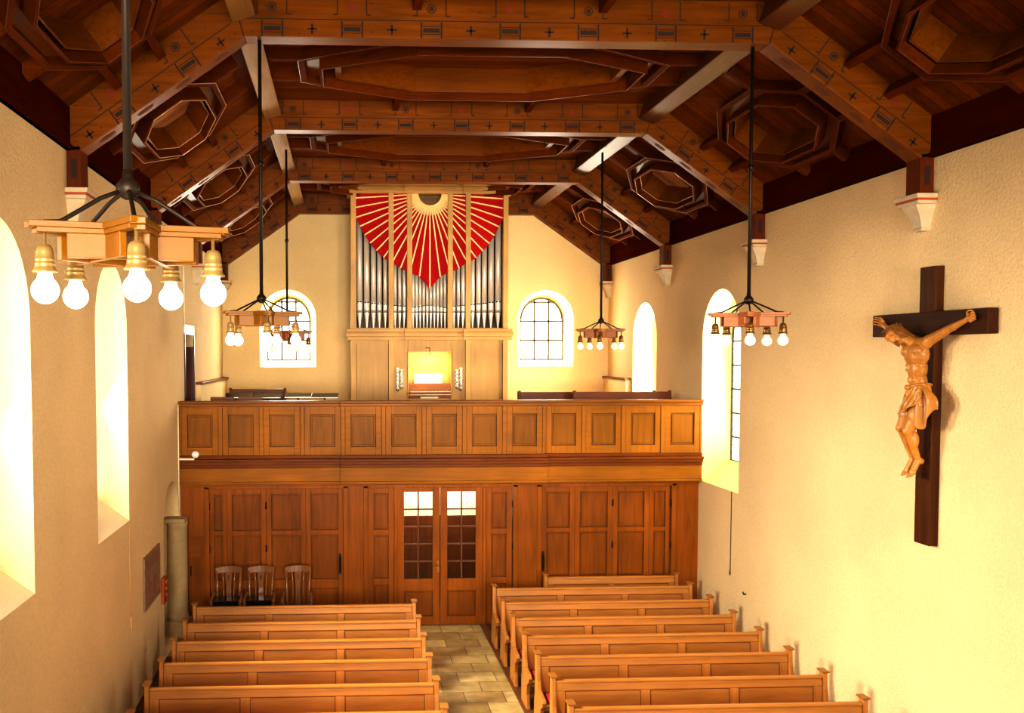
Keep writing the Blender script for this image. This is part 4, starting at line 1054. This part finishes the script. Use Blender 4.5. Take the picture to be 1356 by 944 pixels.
# loincloth: wrapped band with folds, a knot and a hanging end at the right
lc = MB(); nu = 64; nv = 14; vs = []
for j in range(nv+1):
    f = j/nv
    for i in range(nu):
        t = 2*PI*i/nu; ca, sa = math.cos(t), math.sin(t)
        fold = .010*math.sin(7*t+6*f+2*math.sin(2*t))+.007*math.sin(15*t-9*f)
        rx = .125+.03*f+fold*(.6+f); ry = .092+.045*f+fold*(.6+f)
        ln = .27-.13*max(0, sa)*(.5+.5*math.cos(t*2))+.07*max(0, -ca)
        zz = 1.655+.035*ca-ln*f
        vs.append(FP(.04-.02*f+rx*ca, .222+.03*f*(.6+.4*sa)+ry*sa, zz))
fs = [(j*nu+i, j*nu+(i+1) % nu, (j+1)*nu+(i+1) % nu, (j+1)*nu+i) for j in range(nv) for i in range(nu)]
lc.add(vs, fs)
nu2 = 18; vs = []
for j in range(19):
    f = j/18
    for i in range(nu2):
        s_ = i/(nu2-1); w = .09+.15*math.sin(min(1, f*1.35)*PI/2)
        a = .02+.035*f+s_*w*1.25; d = .335-.10*s_+.026*math.sin(s_*15+4*f)*min(1, f*3+.3)-.02*f
        z = 1.66-f*(.26+.20*math.sin(min(1, s_*1.25)*PI)**.8)+.03*s_
        vs.append(FP(a, d, z))
o_ = [(j*nu2+i, j*nu2+i+1, (j+1)*nu2+i+1, (j+1)*nu2+i) for j in range(18) for i in range(nu2-1)]
lc.add(vs, o_)
lo_ = lc.build('loincloth', CARV, body, smooth=True, fix=False)
sd = lo_.modifiers.new('t', 'SOLIDIFY'); sd.thickness = .016; sd.offset = 0
ss = lo_.modifiers.new('ss', 'SUBSURF'); ss.levels = 1; ss.render_levels = 1
rp = MB(); rp.tube([FP(.04+.135*math.cos(2*PI*i/24), .222+.103*math.sin(2*PI*i/24), 1.655+.035*math.cos(2*PI*i/24)) for i in range(25)], .015, 8)
rp.ell(FP(.03, .34, 1.65), (.03, .035, .03)); rp.build('waist_roll', CARV, body, smooth=True)

# ------------------------------------------------------------------ light
def area(name, loc, rot, sx, sy, e, col=(1, .93, .78), spread=None):
    l = bpy.data.lights.new(name, 'AREA'); l.shape = 'RECTANGLE'; l.size = sx; l.size_y = sy; l.energy = e; l.color = col
    if spread: l.spread = spread
    o = bpy.data.objects.new(name, l); COL.objects.link(o); o.location = loc; o.rotation_euler = rot
    return o
def aim(o, d): o.rotation_euler = Vector(d).to_track_quat('-Z', 'Y').to_euler()
DAY = (1, .92, .74)
for y, e in ((3.8, 50), (8.03, 330), (11.95, 370)):
    o = area('window_daylight', (XL-.36, y, 4.42), (0,0,0), 1.35, 2.3, e, DAY, math.radians(95)); aim(o, (1, 0, -.62))
for y, e in ((3.8, 30), (7.65, 40), (15.9, 60), (19.99, 260)):
    o = area('window_daylight', (XR+.46, y, 4.5), (0,0,0), 1.25, 2.5, e, DAY); aim(o, (-1, 0, -.06))
for x in (CX-3.04, CX+3.06):
    o = area('window_daylight', (x, YB+.44, 5.35), (0,0,0), 1.0, 1.3, 90, (1, .95, .8)); aim(o, (0, -1, -.1))
# fill lamps added behind the camera; the wall there has no windows
for x in (-1.2, 1.74, 4.7):
    o = area('choir_fill', (x, YF+.05, 4.9), (0,0,0), 1.8, 3.4, 115, (1, .90, .72), math.radians(48)); aim(o, (0, 1, .0))
def point(loc, e, col, r=.1):
    l = bpy.data.lights.new('lamp_glow', 'POINT'); l.energy = e; l.color = col; l.shadow_soft_size = r
    o = bpy.data.objects.new('lamp_glow', l); COL.objects.link(o); o.location = loc
point((-.915, 4.2, 4.72), 14, (1, .8, .5), .3); point((-.86, 10.25, 4.6), 16, (1, .8, .5), .3)
o = area('console_light', (OX+.02, YO+.02, V(474)+3.0), (0,0,0), .4, .06, 8, (1, .78, .34)); aim(o, (0, .9, -.75))
o = area('vestibule_light', (1.75, 17.6, 2.7), (0,0,0), 2.0, .6, 70, (1, .93, .75)); aim(o, (0, .9, -.6))
w = bpy.data.worlds.new('world'); S.world = w; w.use_nodes = True
bg = w.node_tree.nodes['Background']; bg.inputs[0].default_value = (1, .93, .8, 1); bg.inputs[1].default_value = 1.0

# ------------------------------------------------------------------ camera
cam = bpy.data.cameras.new('camera'); co = bpy.data.objects.new('camera', cam); COL.objects.link(co)
f, px, py, yaw, pitch, roll = 1277.41, 516.18, 528.60, .0479, -.0467, -.0015
cam.sensor_width = 36; cam.lens = f*36/1356; cam.sensor_fit = 'HORIZONTAL'
cam.shift_x = (678-px)/1356; cam.shift_y = (py-472)/1356
F = Vector((math.sin(yaw)*math.cos(pitch), math.cos(yaw)*math.cos(pitch), math.sin(pitch)))
R = Vector((math.cos(yaw), -math.sin(yaw), 0)); Uv = R.cross(F)
R2 = R*math.cos(roll)+Uv*math.sin(roll); U2 = Uv*math.cos(roll)-R*math.sin(roll)
M4 = Matrix((R2, U2, -F)).transposed().to_4x4(); M4.translation = (0, 0, 4.8)
co.matrix_world = M4; cam.clip_start = .05; cam.clip_end = 200
S.camera = co
S.view_settings.view_transform = 'Standard'; S.view_settings.look = 'None'
S.view_settings.exposure = 0.4; S.view_settings.gamma = .78
S.cycles.max_bounces = 8; S.cycles.diffuse_bounces = 5; S.cycles.glossy_bounces = 3; S.cycles.transmission_bounces = 4
S.cycles.sample_clamp_indirect = 4; S.cycles.use_denoising = True
try: S.cycles.denoiser = 'OPENIMAGEDENOISE'
except Exception: pass
